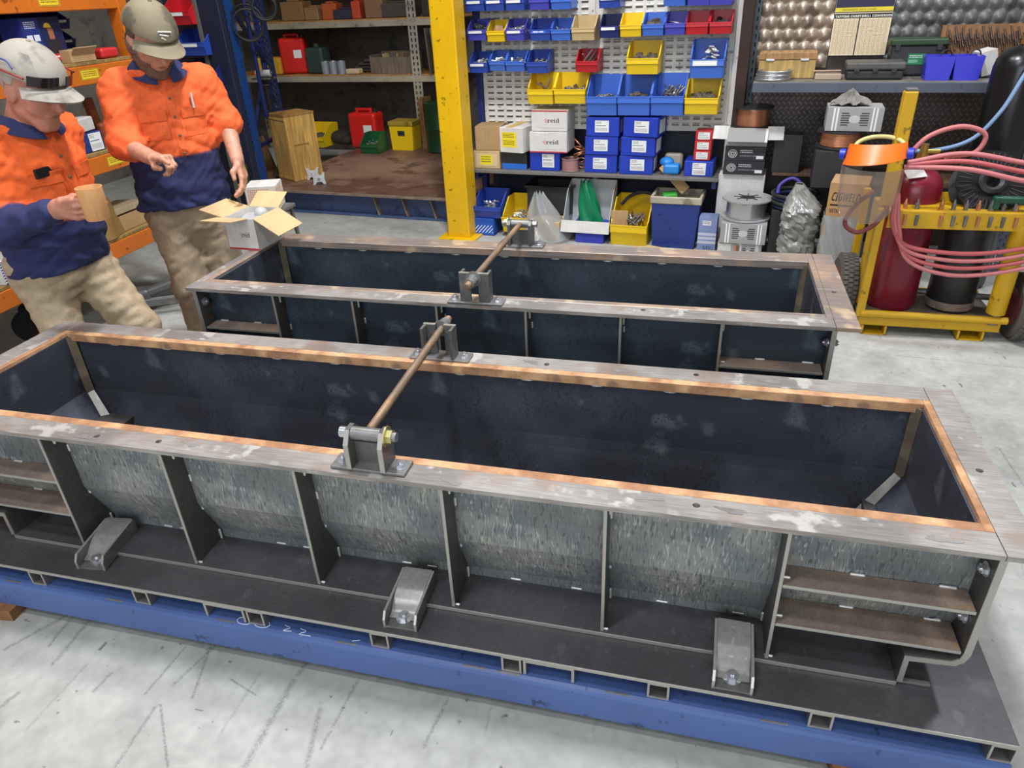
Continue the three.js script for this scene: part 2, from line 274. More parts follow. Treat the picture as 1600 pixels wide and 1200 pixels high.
// cross-section of the front wall: (z, y) from the flange down to the ledge
const PROF = [[-.075, .41], [-.075, .186], [-.086, .152], [-.106, .108], [-.131, .042], [-.132, .006]];
const off2 = (P, d) => P.map(([z, y]) => [z + d, y]);
const strip = (P, d0, d1) => [...off2(P, d0), ...off2(P, d1).reverse()];
const mir = (P) => P.map(([z, y]) => [-.7 - z, y]).reverse();
function mould(p) {
  const t = thing(p.name, p.label, 'steel mould', [(p.xl + p.xr) / 2, p.y0, p.zf - .35]); t.off = V((p.xl + p.xr) / 2, 0, -.35);
  const { xl, xr, fl, fr, il, ir } = p, H = .421;
  // top flange frame: four plates, mitred-looking joints left as hairline gaps
  const drilled = (x0, x1, z0, z1, y1) => prism([[x0, z0], [x1, z0], [x1, z1], [x0, z1]], 'y', H - .0125, y1, p.holes.filter(([x, z]) => x > x0 && x < x1 && z > z0 && z < z1).map(([x, z]) => ring(x, z, .0085, 16)));
  part(t, 'front_flange', drilled(xl - .01, xr + .008, -.072, 0, H), M.flange);
  part(t, 'back_flange', drilled(xl - .01, xr + .008, -.7, -.628, H), p.cu ? M.flangeCu : M.flange);
  part(t, 'end_flange', drilled(xr + .010, fr, -.7, 0, H + .0005), p.cu ? M.flangeCu : M.flange);
  part(t, 'end_flange', rb2(fl, xl - .012, H - .0125, H + .0005, -.7, 0, .002), M.flange);
  const lip = p.cu ? M.flangeCu : M.lip;
  part(t, 'front_lip', rb2(il, ir, H - .030, H + .001, -.101, -.0725, .003), lip);
  part(t, 'back_lip', rb2(il, ir, H - .030, H + .001, -.6275, -.601, .003), lip);
  part(t, 'end_lip', rb2(ir, xr + .0095, H - .030, H + .001, -.627, -.073, .002), lip);
  part(t, 'end_lip', rb2(xl - .0115, il, H - .030, H + .001, -.627, -.073, .002), lip);
  // walls: outer skin and inner skin of the folded sheet
  part(t, 'front_wall', prism(strip(PROF, 0, -.004), 'x', xl, xr), p.skin);
  part(t, 'back_wall', prism(strip(mir(PROF), 0, .004), 'x', xl, xr), p.skin);
  const hi = PROF.slice(0, 3), lo = PROF.slice(2);
  for (const [P, d] of [[hi, -1], [mir(hi), 1]]) part(t, 'inner_wall', prism(strip(P, .0041 * d, .008 * d), 'x', xl + .01, xr - .01), p.innerHi);
  for (const [P, d] of [[lo, -1], [mir(lo), 1]]) part(t, 'inner_chamfer', prism(strip(P, .0041 * d, .008 * d), 'x', xl + .01, xr - .01), p.innerLo);
  part(t, 'pan', box2(xl + .1, xr - .1, .030, .036, -.56, -.14), p.innerLo);
  for (const [x, s] of [[xr - .009, -1], [xl + .009, 1]]) {
    const f = (a) => x + s * a;
    part(t, 'inner_end', prism([[f(0), .41], [f(0), .182], [f(.006), .182], [f(.006), .41]].map((q) => q), 'z', -.612, -.088), M.innerHi);
    part(t, 'inner_end_chamfer', prism([[f(0), .182], [f(.115), .034], [f(.122), .034], [f(.006), .186]], 'z', -.612, -.088), M.innerHi);
    // corner strips covering the fold seams
    for (const zz of [-.603, -.097]) {
      const c = zz < -.3 ? 1 : -1;
      part(t, 'corner_strip', flat([f(.012), .408, zz + .004 * c], [f(.012), .176, zz + .004 * c], .034, .005, V(s, 0, c).normalize()), M.khaki);
      part(t, 'corner_strip', flat([f(.014), .178, zz + .008 * c], [f(.122), .045, zz + .060 * c], .036, .005, V(s * .55, .6, c * .6).normalize()), M.ground, { label: 'freshly ground bright corner strip' });
    }
  }
  // ribs, ledges
  const ribPts = (top) => [[-.003, top], [-.003, .014], ...PROF.slice().reverse().map(([z, y]) => [z + .001, Math.max(y, .014)]).filter((q, i) => i !== 0), [-.074, top]];
  const welds = [];
  const wb = (x, y, z, l, a = 0) => welds.push(tf(clean(new THREE.CapsuleGeometry(.0038, l, 3, 7)), x, y, z, 0, 0, a));
  for (const x of p.ribs) {
    const rbm = part(t, 'rib', prism([[-.006, .408], [-.006, .014], [-.131, .014], [-.131, .042], [-.105, .108], [-.085, .152], [-.074, .186], [-.074, .408]], 'x', x - .004, x + .004), M.ribDark);
    part(rbm, 'cut_edge', rb2(x - .0042, x + .0042, .014, .408, -.0065, -.003, .0008), M.ribEdge);
    part(t, 'rib', prism(mir([[-.006, .408], [-.006, .014], [-.131, .014], [-.131, .042], [-.105, .108], [-.085, .152], [-.074, .186], [-.074, .408]]), 'x', x - .004, x + .004), M.ribDark);
    wb(x + .007, .385, -.04, .03); wb(x + .007, .17, -.084, .022); wb(x + .006, .03, -.122, .03, 0); wb(x - .006, .032, -.12, .024); wb(x + .005, .016, -.012, .014, PI / 2);
    wb(x + .006, .3 + rr(-.06, .04), -.076, .018);
  }
  part(t, 'front_ledge', rb2(p.footL, p.footR, 0, .012, -.14, 0, .002), M.plateDark);
  part(t, 'ledge_edge', rb2(p.footL, p.footR, .0005, .0118, -.001, .0015, .0005), M.ribEdge);
  part(t, 'back_ledge', rb2(p.footL, p.footR, 0, .012, -.7, -.56, .002), M.plateDark);
  const xs = [xl, ...p.ribs, xr];
  for (let i = 0; i < xs.length - 1; i++) { const m = (xs[i] + xs[i + 1]) / 2; for (const k of [-.02, .1]) wb(m + k + rr(-.05, .05), .018, -.133, .024, PI / 2); }
  for (let x = xl + .2; x < xr - .1; x += .22) { welds.push(sph(.004, x, .385, -.615, 5, .9, 1.4, 8)); }
  // stiffener shelves in the two end bays
  for (const [a, b, foot, e] of [[p.ribs[p.ribs.length - 1] + .005, xr - .004, p.footR, 1], [xl + .004, p.ribs[0] - .005, p.footL, -1]]) {
    for (const [y, d] of [[.252, -.074], [.130, -.094]]) {
      part(t, 'stiffener_shelf', rb2(a, b, y - .004, y + .004, d, -.006, .0015), M.rust);
      part(t, 'shelf_edge', rb2(a, b, y - .0042, y + .0042, -.0065, -.004, .0008), M.ribEdge);
      wb((a + b) / 2 - .03 * e, y + .006, d + .004, .026, PI / 2); wb(e > 0 ? b - .04 : a + .04, y + .006, d + .004, .03, PI / 2); wb(e > 0 ? a + .01 : b - .01, y + .006, -.03, .01, PI / 2);
    }
    part(t, 'lower_angle', rb2(e > 0 ? a : foot, e > 0 ? foot : b, .082, .09, -.112, -.070, .0015), M.rust);
    const bolts = [];
    for (const [y, z] of [[.352, -.036], [.2, -.05]]) { bolts.push(...hexBolt(e > 0 ? xr - .001 : xl + .001, y, z, .012, e > 0 ? '-x' : 'x'), ...hexBolt(e > 0 ? xr + .016 : xl - .016, y, z, .012, e > 0 ? 'x' : '-x')); }
    part(t, 'end_bolt', bolts.slice(0, 6), M.zinc); part(t, 'end_bolt', bolts.slice(6), M.zinc);
  }
  // end plates: down, round the corner, in to the foot and down to the base
  for (const [x, foot, s] of [[xr, p.footR, 1], [xl, p.footL, -1]]) {
    const o = (a) => x + s * a, P = [[o(0), .408], [o(.015), .408], [o(.015), .130], [o(.008), .106], [o(-.008), .090], [foot + s * .012, .084], [foot + s * .012, .012], [foot, .012], [foot, .098], [o(-.018), .103], [o(-.004), .114], [o(0), .132]];
    part(t, 'end_plate', prism(s > 0 ? P : P, 'z', -.695, -.004), M.ribDark);
    const Q = [[o(.0), .408], [o(.015), .408], [o(.015), .130], [o(.008), .106], [o(-.008), .090], [foot + s * .012, .084], [foot + s * .012, .012], [foot, .012], [foot, .098], [o(-.018), .103], [o(-.004), .114], [o(0), .132]];
    part(t, 'end_edge', prism(Q, 'z', -.0038, -.001), M.ribEdge);
  }
  part(t, 'foot_bar', rb2(p.footR + .002, p.footR + .075, .001, .008, -.02, -.008, .001), M.steelDk);
  part(t, 'weld_beads', welds, M.weld, { stuff: true });
  // grinding patches are bare metal smears on the flange
  for (const [x, z, l] of p.smears) part(t, 'ground_patch', sheet((u, v) => { const a = u * 2 * PI, r = v * (1 + .25 * Math.sin(3 * a + x * 9) + .12 * Math.sin(7 * a)); return [x + Math.cos(a) * r * l * .75 + Math.sin(a) * r * .01, H + .0009, z + Math.sin(a) * r * .010]; }, 24, 2, .0006), M.ground);
  return t;
}
const near = mould({ name: 'casting_mould', label: 'long open steel casting mould in front, grey flange with orange rusty lip', xl: -2.045, xr: .823, fl: -2.135, fr: .905, il: -2.035, ir: .814, y0: .2, zf: 0,
  ribs: [0, 1, 2, 3, 4, 5].map((i) => -1.575 + .3995 * i), footL: -1.84, footR: .711, skin: M.streak, innerHi: M.innerHi, innerLo: M.innerHi,
  holes: [[.223, -.044], [-1.393, -.03], [.865, -.302], [.207, -.669], [-1.2, -.04], [-.25, -.66]], smears: [[.10, -.05, .05], [-1.42, -.02, .04], [-1.1, -.045, .035], [.30, -.04, .04], [.42, -.66, .04], [-.02, -.655, .03], [-1.5, -.66, .035], [-.3, -.665, .03], [.72, -.03, .04], [-.35, -.02, .03]] });
const far = mould({ name: 'casting_mould', label: 'shorter open steel casting mould behind, with coppery scoured flange', xl: -1.692, xr: .610, fl: -1.735, fr: .691, il: -1.680, ir: .598, y0: .274, zf: -.913, cu: true,
  ribs: [0, 1, 2, 3, 4, 5].map((i) => -1.36 + .3275 * i), footL: -1.56, footR: .50, skin: M.farSkin, innerHi: M.farSkin, innerLo: M.farSkin,
  holes: [[.02, -.05], [.65, -.3]], smears: [[.2, -.05, .06], [-1.5, -.04, .05], [-.2, -.66, .06]] });

// tie rods with their brackets
function ridgedRod(a, b, r) {
  a = V(...a); b = V(...b); const d = b.clone().sub(a), L = d.length(), n = Math.round(L / .006), pts = [[0, 0]];
  for (let i = 0; i < n; i++) pts.push([r * .86, i * L / n], [r, (i + .35) * L / n], [r, (i + .65) * L / n]); pts.push([r * .86, L], [0, L]);
  return clean(new THREE.LatheGeometry(pts.map((p) => new THREE.Vector2(...p)), 12)).applyQuaternion(new THREE.Quaternion().setFromUnitVectors(V(0, 1, 0), d.normalize())).translate(a.x, a.y, a.z);
}
function tieRod(label, x, y, z, flip, span, xb) {
  const t = thing('tie_rod_assembly', label, 'tie rod', [x, y, z], flip ? PI : 0);
  // clevis bracket at local z = 0, slotted bracket at local z = -span (x shifted by xb)
  const foot = (z0, xx) => { const f = part(t, 'foot_plate', rb(.2, .008, .062, .002, xx, .005, z0), M.steel); for (const s of [-1, 1]) part(f, 'bolt', hexBolt(xx + s * .079, .009, z0, .0125), M.zinc); };
  foot(0, 0); foot(-span, xb);
  const ch = [[.034, .009], [.034, .078], [.014, .112], [-.018, .112], [-.034, .098], [-.034, .009]];
  for (const s of [-1, 1]) { const c = part(t, 'clevis_cheek', prism(ch, 'x', s * .045 - .006, s * .045 + .006), M.steelDk); part(c, 'cut_edge', prism([[.0345, .009], [.0345, .078], [.0140, .1125], [.0105, .1095], [.031, .076], [.031, .009]], 'x', s * .045 - .0062, s * .045 + .0062), M.ribEdge); }
  part(t, 'clevis_back', box2(-.039, .039, .009, .07, -.01, -.002), M.steelDk);
  const pin = part(t, 'pin', [cyl(.012, .012, .15, .004, .096, 0, 0, 0, PI / 2), cyl(.017, .017, .076, 0, .096, 0, 0, 0, PI / 2)], M.steel);
  part(pin, 'nut', hexBolt(.052, .096, 0, .018, 'x'), M.zincY); part(pin, 'pin_head', cyl(.014, .014, .016, -.062, .096, 0, 0, 0, PI / 2), M.zinc);
  part(t, 'threaded_rod', ridgedRod([0, .096, -.015], [xb, .094, -span - .1], .0118), M.rod);
  for (const s of [-1, 1]) {
    const c = part(t, 'slotted_upright', [rb2(xb + s * .034 - .02, xb + s * .034 + .02, .009, .112, -span - .018, -span - .006, .002), rb2(xb + s * .048 - .005, xb + s * .048 + .005, .009, .112, -span - .006, -span + .03, .0015)], M.steelDk);
    part(c, 'cut_edge', rb2(xb + s * .034 - .02, xb + s * .034 + .02, .1122, .1136, -span - .0175, -span - .0065, .0005), M.ribEdge);
  }
  const nut = part(t, 'rod_nut', [cyl(.019, .019, .05, xb, .094, -span - .047, PI / 2, 0, 0, 6), ...hexBolt(xb, .094, -span - .02, .019, '-z')], M.steel);
}
tieRod('rusty threaded tie rod spanning the front mould, bolted to its two flanges', -.572, .621, -.045, false, .605, -.025);
tieRod('rusty threaded tie rod spanning the rear mould, bolted to its two flanges', -.548, .695, -1.573, true, .628, .012);

// ---------------------------------------------------------------- base under the front mould
const base = thing('base_frame', 'dark steel base plate on square tubes under the front mould', 'base frame', [-.65, .135, -.3]); base.off = V(-.65, .135, -.3);
part(base, 'base_plate', rb2(-2.4, .935, .189, .199, -.80, .107, .002), M.plateDark);
part(base, 'plate_edge', rb2(-2.4, .935, .1888, .1992, .1065, .109, .001), M.ribEdge);
const shs = (x0, x1) => prism([[x0, .1885], [x1, .1885], [x1, .1365], [x0, .1365]], 'z', -.79, .1045, [[[x0 + .005, .1835], [x1 - .005, .1835], [x1 - .005, .1415], [x0 + .005, .1415]]]);
const shsRim = (x0, x1) => prism([[x0, .1884], [x1, .1884], [x1, .1364], [x0, .1364]], 'z', .1046, .107, [[[x0 + .0052, .1832], [x1 - .0052, .1832], [x1 - .0052, .1416], [x0 + .0052, .1416]]]);
for (const x of [-2.28, -1.669, -1.298, -.924, -.552, -.191, .175, .542, .911]) { const m = part(base, 'square_tube', shs(x - .026, x + .026), M.steelDk); part(m, 'cut_end', shsRim(x - .026, x + .026), M.ribEdge); }
for (const [a, b] of [[-1.086, -.957], [-.160, -.030]]) {
  const P = [[a, .1885], [b, .1885], [b, .137], [b - .007, .137], [b - .007, .181], [a + .007, .181], [a + .007, .137], [a, .137]];
  const m = part(base, 'channel', prism(P, 'z', -.79, .1045), M.steelDk); part(m, 'cut_end', prism(P, 'z', .1046, .107), M.ribEdge);
}
// hold-down clips on the ledge
for (const [x, z, a] of [[-1.497, -.01, .12], [-.497, .008, .03], [.343, .018, -.02]]) {
  const c = part(base, 'hold_down_clip', [rb2(-.043, .043, .1995, .2055, -.085, .082, .001)].map((g) => g.rotateY(a).translate(x, .0, z)), M.steelDk);
  const chk = [[.082, .2], [.082, .226], [.068, .247], [-.082, .258], [-.088, .25], [-.088, .214]];
  for (const s of [-1, 1]) { const k = part(c, 'cheek', prism(chk, 'x', s * .043 - .003, s * .043 + .003).rotateY(a).translate(x, 0, z), M.steelDk); }
  for (const s of [-1, 1]) part(c, 'cheek_edge', prism([[.0825, .2], [.0825, .2265], [.0685, .2475], [-.082, .2585], [-.083, .2555], [.067, .2445], [.079, .225], [.079, .2]], 'x', s * .043 - .0032, s * .043 + .0032).rotateY(a).translate(x, 0, z), M.ribEdge);
  part(c, 'strap', sheet((u, v) => { const q = [[.055, .208], [.035, .214], [.02, .228], [.0, .242], [-.03, .25], [-.085, .254]], i = Math.min(4, Math.floor(v * 5)), f = v * 5 - i; return [lerp(-.039, .039, u), lerp(q[i][1], q[i + 1][1], f), lerp(q[i][0], q[i + 1][0], f)]; }, 2, 15, -.005).rotateY(a).translate(x, 0, z), M.ground);
  part(c, 'bolt', hexBolt(0, .2065, .048, .015).map((g) => g.rotateY(a).translate(x, 0, z)), M.zinc);
}
function blueBeam(label, z0, z1, x0, x1) {
  const t = thing('steel_beam', label, 'beam', [(x0 + x1) / 2, .04, (z0 + z1) / 2], 0); const w = Math.abs(z1 - z0);
  part(t, 'beam_body', prism([[-w / 2, 0], [w / 2, 0], [w / 2, .083], [w / 2 - .004, .092], [w / 2 - .013, .0955], [-w / 2 + .013, .0955], [-w / 2 + .004, .092], [-w / 2, .083]], 'x', -(x1 - x0) / 2, (x1 - x0) / 2), M.beamBlue);
  return t;
}
const beamF = blueBeam('blue painted steel beam lying along the floor under the front base plate', -.1, .122, -2.6, .935);
{ // chalk scribble on the beam
  const g = [], put = (pts) => g.push(tube(pts.map(([x, z]) => [x + .725, .0962, z + .011 - .02]), .0011, 24, 5));
  const x = -.86; for (const k of [0, 1]) put(Array.from({ length: 9 }, (_, i) => [x + .055 * k + .024 * Math.cos(i * .78), .098 + .012 * Math.sin(i * .78)]));
  put([[x + .12, .088], [x + .14, .094], [x + .125, .106], [x + .15, .104]]); put([[x + .17, .09], [x + .19, .096], [x + .175, .108], [x + .21, .108]]); put([[.33 + x, .1], [.35 + x, .092]]);
  part(beamF, 'chalk_writing', g, std({ color: C(206, 216, 232), roughness: .9 }));
  for (const xx of [-1.669, -1.298, -.924, -.552, -.191, -.1, .175, .542]) part(beamF, 'bare_scrape', rb(.06, .0012, .006, .0005, xx + .725 + .01, .0957, .1), M.ground);
}
blueBeam('blue painted steel beam lying along the floor at the rear edge of the front base plate', -.76, -.58, -2.6, .93);
for (const [x, z, l] of [[-1.83, .10, 'timber block propping the blue beam beside the scraped floor'], [.62, .10, 'timber block under the blue beam below the last bare tube end'], [-1.83, -.67, 'timber block under the rear blue beam, orange racking side'], [.62, -.67, 'timber block under the rear blue beam, gas cart side']])
  solo('timber_block', l, 'timber block', rb(.075, .04, .11, .003), M.timber, [x, .02, z], .1, 'timber blocks under the beams');
// supports under the rear mould
const fb = thing('support_frame', 'dark steel stand carrying the rear mould', 'stand', [-.54, 0, -1.26]);
part(fb, 'deck_plate', rb2(-1.2, 1.2, .262, .2735, -.34, .34, .002), M.plateDark);
for (const x of [-1.0, -.34, .34, 1.0]) part(fb, 'leg_frame', [rb2(x - .04, x + .04, .2, .262, -.34, .34, .004), rb2(x - .04, x + .04, 0, .2, .2, .28, .004), rb2(x - .04, x + .04, 0, .2, -.28, -.2, .004)], M.plateDark);
// ---------------------------------------------------------------- storage wall: post, louvre panels, bins
const K = { blue: plastic([44, 74, 168]), blueLt: plastic([64, 108, 200]), navy: plastic([30, 40, 104]), violet: plastic([70, 72, 178]), yellow: plastic([232, 196, 24]), red: plastic([190, 30, 40]), beige: plastic([196, 172, 122]), purple: plastic([58, 58, 196]),
  postY: paint([255, 202, 10], { roughness: .35 }), rackBlue: paint([40, 54, 120]), panel: std({ color: C(242, 240, 230), map: T.paint, roughness: .5 }), cartonBlue: std({ color: C(26, 62, 190), map: T.card, roughness: .5 }), cartonRed: std({ color: C(206, 38, 44), map: T.card, roughness: .5 }), label: std({ color: C(226, 228, 224), roughness: .6 }), shelfGrey: paint([128, 124, 118]), dark: std({ color: C(44, 40, 38), map: T.grime, roughness: .7 }), rackGrey: paint([92, 100, 112]), navyPanel: paint([32, 38, 62]) };
const lines = (w, h, bg, fn) => std({ map: canvasTex(w, h, (g) => { g.fillStyle = bg; g.fillRect(0, 0, w, h); fn(g, w, h); }), roughness: .6 });
const smallPrint = (g, x, y, w, h, n, col = '#333') => { g.fillStyle = col; for (let i = 0; i < n; i++) { let q = x; while (q < x + w) { const k = rr(3, 12); g.fillRect(q, y + i * h / n, Math.min(k, x + w - q), h / n * .5); q += k + 3; } } };
const P = {
  reid: lines(256, 128, '#d0cec8', (g) => { g.fillStyle = '#d9534f'; for (const [x, y] of [[66, 52], [78, 44], [72, 64], [84, 58], [80, 74]]) g.fillRect(x, y, 9, 9); g.fillStyle = '#222'; g.font = 'bold 52px serif'; g.fillText('reid', 92, 80); smallPrint(g, 60, 96, 150, 8, 1, '#bbb'); }),
  tag: lines(128, 128, '#dfe2de', (g) => { smallPrint(g, 10, 10, 50, 30, 3, '#777'); g.fillStyle = '#222'; smallPrint(g, 10, 52, 90, 14, 1, '#111'); smallPrint(g, 10, 80, 105, 36, 4, '#777'); }),
  yellowTag: lines(128, 128, '#ead52c', (g) => { smallPrint(g, 10, 12, 100, 40, 3, '#665500'); smallPrint(g, 10, 70, 100, 45, 3, '#665500'); }),
  m8: lines(128, 40, '#3b66c8', (g) => { g.fillStyle = '#f4f6ff'; g.font = 'bold 30px sans-serif'; g.fillText('M8\u00d740', 14, 31); }),
  wireBlack: lines(256, 96, '#26262a', (g) => { g.strokeStyle = '#c8c8c8'; g.lineWidth = 4; for (const r of [9, 18, 27]) { g.beginPath(); g.arc(50, 48, r, 0, 7); g.stroke(); } smallPrint(g, 96, 22, 80, 26, 2, '#ccc'); smallPrint(g, 96, 58, 140, 14, 1, '#888'); g.fillStyle = '#ddd'; g.fillRect(200, 60, 46, 22); }),
  wireGrey: lines(256, 160, '#9c9c98', (g) => { g.fillStyle = '#e6e6e2'; for (const x of [28, 44, 206, 222]) g.fillRect(x, 0, 8, 160); g.fillStyle = '#2a2a2a'; for (let i = 0; i < 6; i++) { g.fillRect(66, 34 + i * 16, 50 - 6 * Math.abs(2.5 - i), 8); g.fillRect(192 - 50 + 6 * Math.abs(2.5 - i), 34 + i * 16, 50 - 6 * Math.abs(2.5 - i), 8); } g.fillStyle = '#bfbfba'; g.beginPath(); g.arc(128, 78, 26, 0, 7); g.fill(); }),
  cig: lines(256, 384, '#b58e5c', (g) => { g.fillStyle = '#1c1712'; g.font = 'bold italic 44px sans-serif'; g.fillText('CIGWELD', 18, 60); g.fillRect(18, 72, 150, 6); g.font = 'bold 22px sans-serif'; g.fillText('METAL', 20, 104); g.font = 'bold italic 40px sans-serif'; g.fillText('CIGWELD', 18, 220); g.font = 'bold 22px sans-serif'; g.fillText('ELECTRODES', 20, 256); g.fillText('FACTORY', 20, 350); smallPrint(g, 20, 120, 120, 40, 3, '#43331f'); }),
  mig: lines(128, 256, '#7d8db8', (g) => { g.fillStyle = '#dfe2de'; g.fillRect(26, 20, 60, 34); smallPrint(g, 30, 26, 50, 22, 3, '#666'); g.fillStyle = '#c4c8d4'; for (const y of [110, 140, 170]) g.fillRect(0, y, 128, 20); g.fillStyle = '#20242c'; g.font = '40px sans-serif'; g.fillText('MIG', 40, 236); }),
  blueBox: lines(128, 128, '#1f56b8', (g) => { g.strokeStyle = '#cfe0ff'; g.lineWidth = 7; for (let i = -2; i < 8; i++) { g.beginPath(); g.moveTo(i * 24, 110); g.lineTo(i * 24 + 50, 30); g.stroke(); } }),
  stripe: lines(256, 64, '#d8c9a8', (g) => { g.strokeStyle = '#c07020'; for (let i = 0; i < 40; i++) { g.beginPath(); g.moveTo(i * 8, 0); g.lineTo(i * 8 - 20, 64); g.stroke(); } g.fillStyle = '#e6d42e'; g.fillRect(50, 6, 150, 52); smallPrint(g, 60, 14, 120, 36, 3, '#6b5c10'); }),
  beam: lines(128, 64, '#e6c62a', (g) => { g.strokeStyle = '#8a6d10'; g.lineWidth = 4; g.strokeRect(4, 4, 120, 56); smallPrint(g, 14, 14, 100, 36, 3, '#6b5510'); }),
};
{ const t = thingB('steel_post', 'tall bright yellow square steel post rising between bench and bins', 'post', [-1.555, 0, .265]);
  part(t, 'column', rb(.182, 2.7, .18, .012, 0, 1.355, 0), K.postY); part(t, 'foot_plate', rb(.3, .012, .3, .003, 0, .006, 0), K.postY); }
// louvre panel rack
const rack = thingB('louvre_rack', 'grey louvred bin rack with dark blue posts and a lower shelf', 'rack', [-.61, 0, -.12]);
const rk = { u: -.61, w: -.12 };
for (const [a, b] of [[-1.47, -.628], [-.600, .30]]) {
  const louv = [], cut = [];
  for (let y = .775; y < 1.93; y += .041) for (let x = a + .055; x < b - .04; x += .0715) { louv.push(bx(.048, .005, .012, x - rk.u, y + .011, .012, .5)); cut.push([x - .024 - rk.u, x + .024 - rk.u, y - .006, y + .008]); }
  const pn = part(rack, 'louvre_panel', slotted(a - rk.u, b - rk.u, .735, 1.95, .006, .008, cut), K.panel);
  part(pn, 'louvres', louv, K.panel, { stuff: true });
}
for (const [u, m] of [[-1.50, K.rackBlue], [.325, K.panel]]) part(rack, 'rack_post', rb2(u - .022 - rk.u, u + .022 - rk.u, 0, 1.98, -.03, .03, .004), m);
part(rack, 'centre_post', rb2(-.632 - rk.u, -.596 - rk.u, 0, 1.98, -.03, -.005, .003), K.panel);
part(rack, 'lower_shelf', rb2(-1.5 - rk.u, .30 - rk.u, .452, .474, -.15, .27, .003), K.shelfGrey);
part(rack, 'back_sheet', rb2(-1.5 - rk.u, .30 - rk.u, .0, .735, -.17, -.155, .002), K.navyPanel);
for (const x of [-1.475, .275]) part(rack, 'shelf_bracket', rb2(x - .015 - rk.u, x + .015 - rk.u, .40, .452, -.15, .25), K.rackBlue);

function heapGeo(kind, w, d, n = 34) {
  const g = [];
  for (let i = 0; i < n; i++) {
    const x = rr(-w / 2, w / 2), z = rr(-d / 2, d / 2), y = rr(.0, .028) + .018 * (1 - Math.abs(x) / w * 2);
    if (kind === 'bolts') { const L = rr(.03, .06), a = rr(-.5, .5), b = rr(0, PI), r = .005; g.push(cyl(r, r, L, x, y, z, PI / 2 + a, b, 0, 6), tf(cyl(.009, .009, .008, 0, L / 2, 0, 0, 0, 0, 6), x, y, z, PI / 2 + a, b, 0)); }
    else if (kind === 'rods') g.push(cyl(.006, .006, rr(.08, .14), x * .6, y + .02, z, rr(.2, .9), rr(0, 2), rr(-1.2, 1.2), 7));
    else if (kind === 'plates') g.push(rb(.03, .006, .11, .002, x * .5, y + .012 * (i % 8), z * .3, rr(-.2, .3), rr(-.6, .6), rr(-.3, .3)));
    else if (kind === 'nuts') g.push(tor(.011, .005, x, y, z, rr(0, 3), rr(0, 3), 0, 8, 5));
    else g.push(rb(rr(.03, .06), rr(.02, .04), rr(.03, .06), .006, x * .7, y, z * .7, rr(0, 2), rr(0, 2), 0));
  }
  return g;
}
const heapMat = { bolts: M.wire, rods: M.steel, plates: std({ color: C(206, 206, 202), roughness: .5 }), nuts: M.steel, lumps: std({ color: C(120, 112, 98), map: T.grime, roughness: .7 }), dark: M.black, card: M.card };
function bin(u0, u1, y0, h, d, col, label, contents, clabel, opt = {}) {
  const w = u1 - u0 - .004, t = thingB('storage_bin', label, 'storage bin', [(u0 + u1) / 2, y0, opt.w ?? -.108 + d / 2 + .012], opt.turn ?? 0, opt.group ?? 'bins on the louvred rack');
  const m = K[col] ?? col, th = .004, side = [[-d / 2, 0], [-d / 2, h], [-d * .1, h], [d * .36, h * .56], [d / 2, h * .5], [d * .46, h * .30], [d * .40, 0]];
  part(t, 'bin_body', [prism(side, 'x', -w / 2, -w / 2 + th), prism(side, 'x', w / 2 - th, w / 2), box2(-w / 2, w / 2, 0, th, -d / 2, d * .40), box2(-w / 2, w / 2, 0, h, -d / 2, -d / 2 + th), prism([[d * .40, 0], [d * .46, h * .30], [d / 2, h * .34], [d / 2, h * .5], [d / 2 - .006, h * .5], [d / 2 - .006, h * .35], [d * .44, h * .30], [d * .38, 0]], 'x', -w / 2, w / 2)], m);
  part(t, 'rim', [bx(w + .006, .006, .010, 0, h * .5, d / 2 - .002), flat([-w / 2, h * .555, d * .36], [-w / 2, h, -d * .1], .008, .005), flat([w / 2, h * .555, d * .36], [w / 2, h, -d * .1], .008, .005)], m);
  if (opt.card) part(t, 'label_card', decal(w * .72, h * .15, -w * .06, h * .42, d / 2 + .0015), opt.card === 'm8' ? P.m8 : K.label, { keepuv: true });
  if (contents) { const p = fromB((u0 + u1) / 2, y0 + .012 + h * (h > .17 ? .27 : .2), (opt.w ?? -.108 + d / 2 + .012)); solo('bin_contents', clabel, 'hardware', heapGeo(contents, w * .8, d * .6, opt.n ?? 26), heapMat[contents], [p.x, p.y, p.z], BANG + (opt.turn ?? 0), null, 'stuff'); }
  return t;
}
const row = ['top', 'second', 'third', 'fourth'];
// top row, cut by the picture edge
[[-1.501, 'blue', 1], [-1.356, 'blue', 1], [-1.210, 'blue', 1], [-1.038, 'violet', 0], [-.888, 'blueLt', 0], [-.562, 'blue', 1], [-.146, 'blueLt', 0], [.0, 'violet', 0], [.136, 'violet', 0]].forEach(([u, c, card], i) =>
  bin(u, u + .14, 1.528 - i * .002, .13, .17, c, ['first', 'second', 'third', 'fourth', 'fifth', 'sixth', 'seventh', 'eighth', 'ninth'][i] + ' small bin along the topmost bin row, counted from the yellow post', null, null, { card }));
bin(-1.501, -1.359, 1.345, .13, .17, 'violet', 'small blue bin of black bits, nearest the post in the second row', 'dark', 'black bits in the second-row bin nearest the yellow post', { card: 1 });
bin(-1.355, -1.222, 1.335, .13, .17, 'yellow', 'small yellow bin with cardboard inside, second row near the post', 'card', 'cardboard bits in the small yellow second-row bin near the post', { n: 8 });
bin(-1.215, -1.078, 1.340, .13, .17, 'violet', 'small blue bin heaped with silver screws, second row third from the post', 'bolts', 'silver screws in the third bin of the second row', { card: 1, n: 34 });
bin(-1.039, -.892, 1.336, .13, .17, 'blue', 'small blue bin marked M8x40 in white', null, null, { card: 'm8' });
bin(-.889, -.750, 1.334, .13, .17, 'blueLt', 'small blue bin beside the beige one, few white pieces inside', 'nuts', 'few pale rings in the blue bin beside the beige bin', { n: 8 });
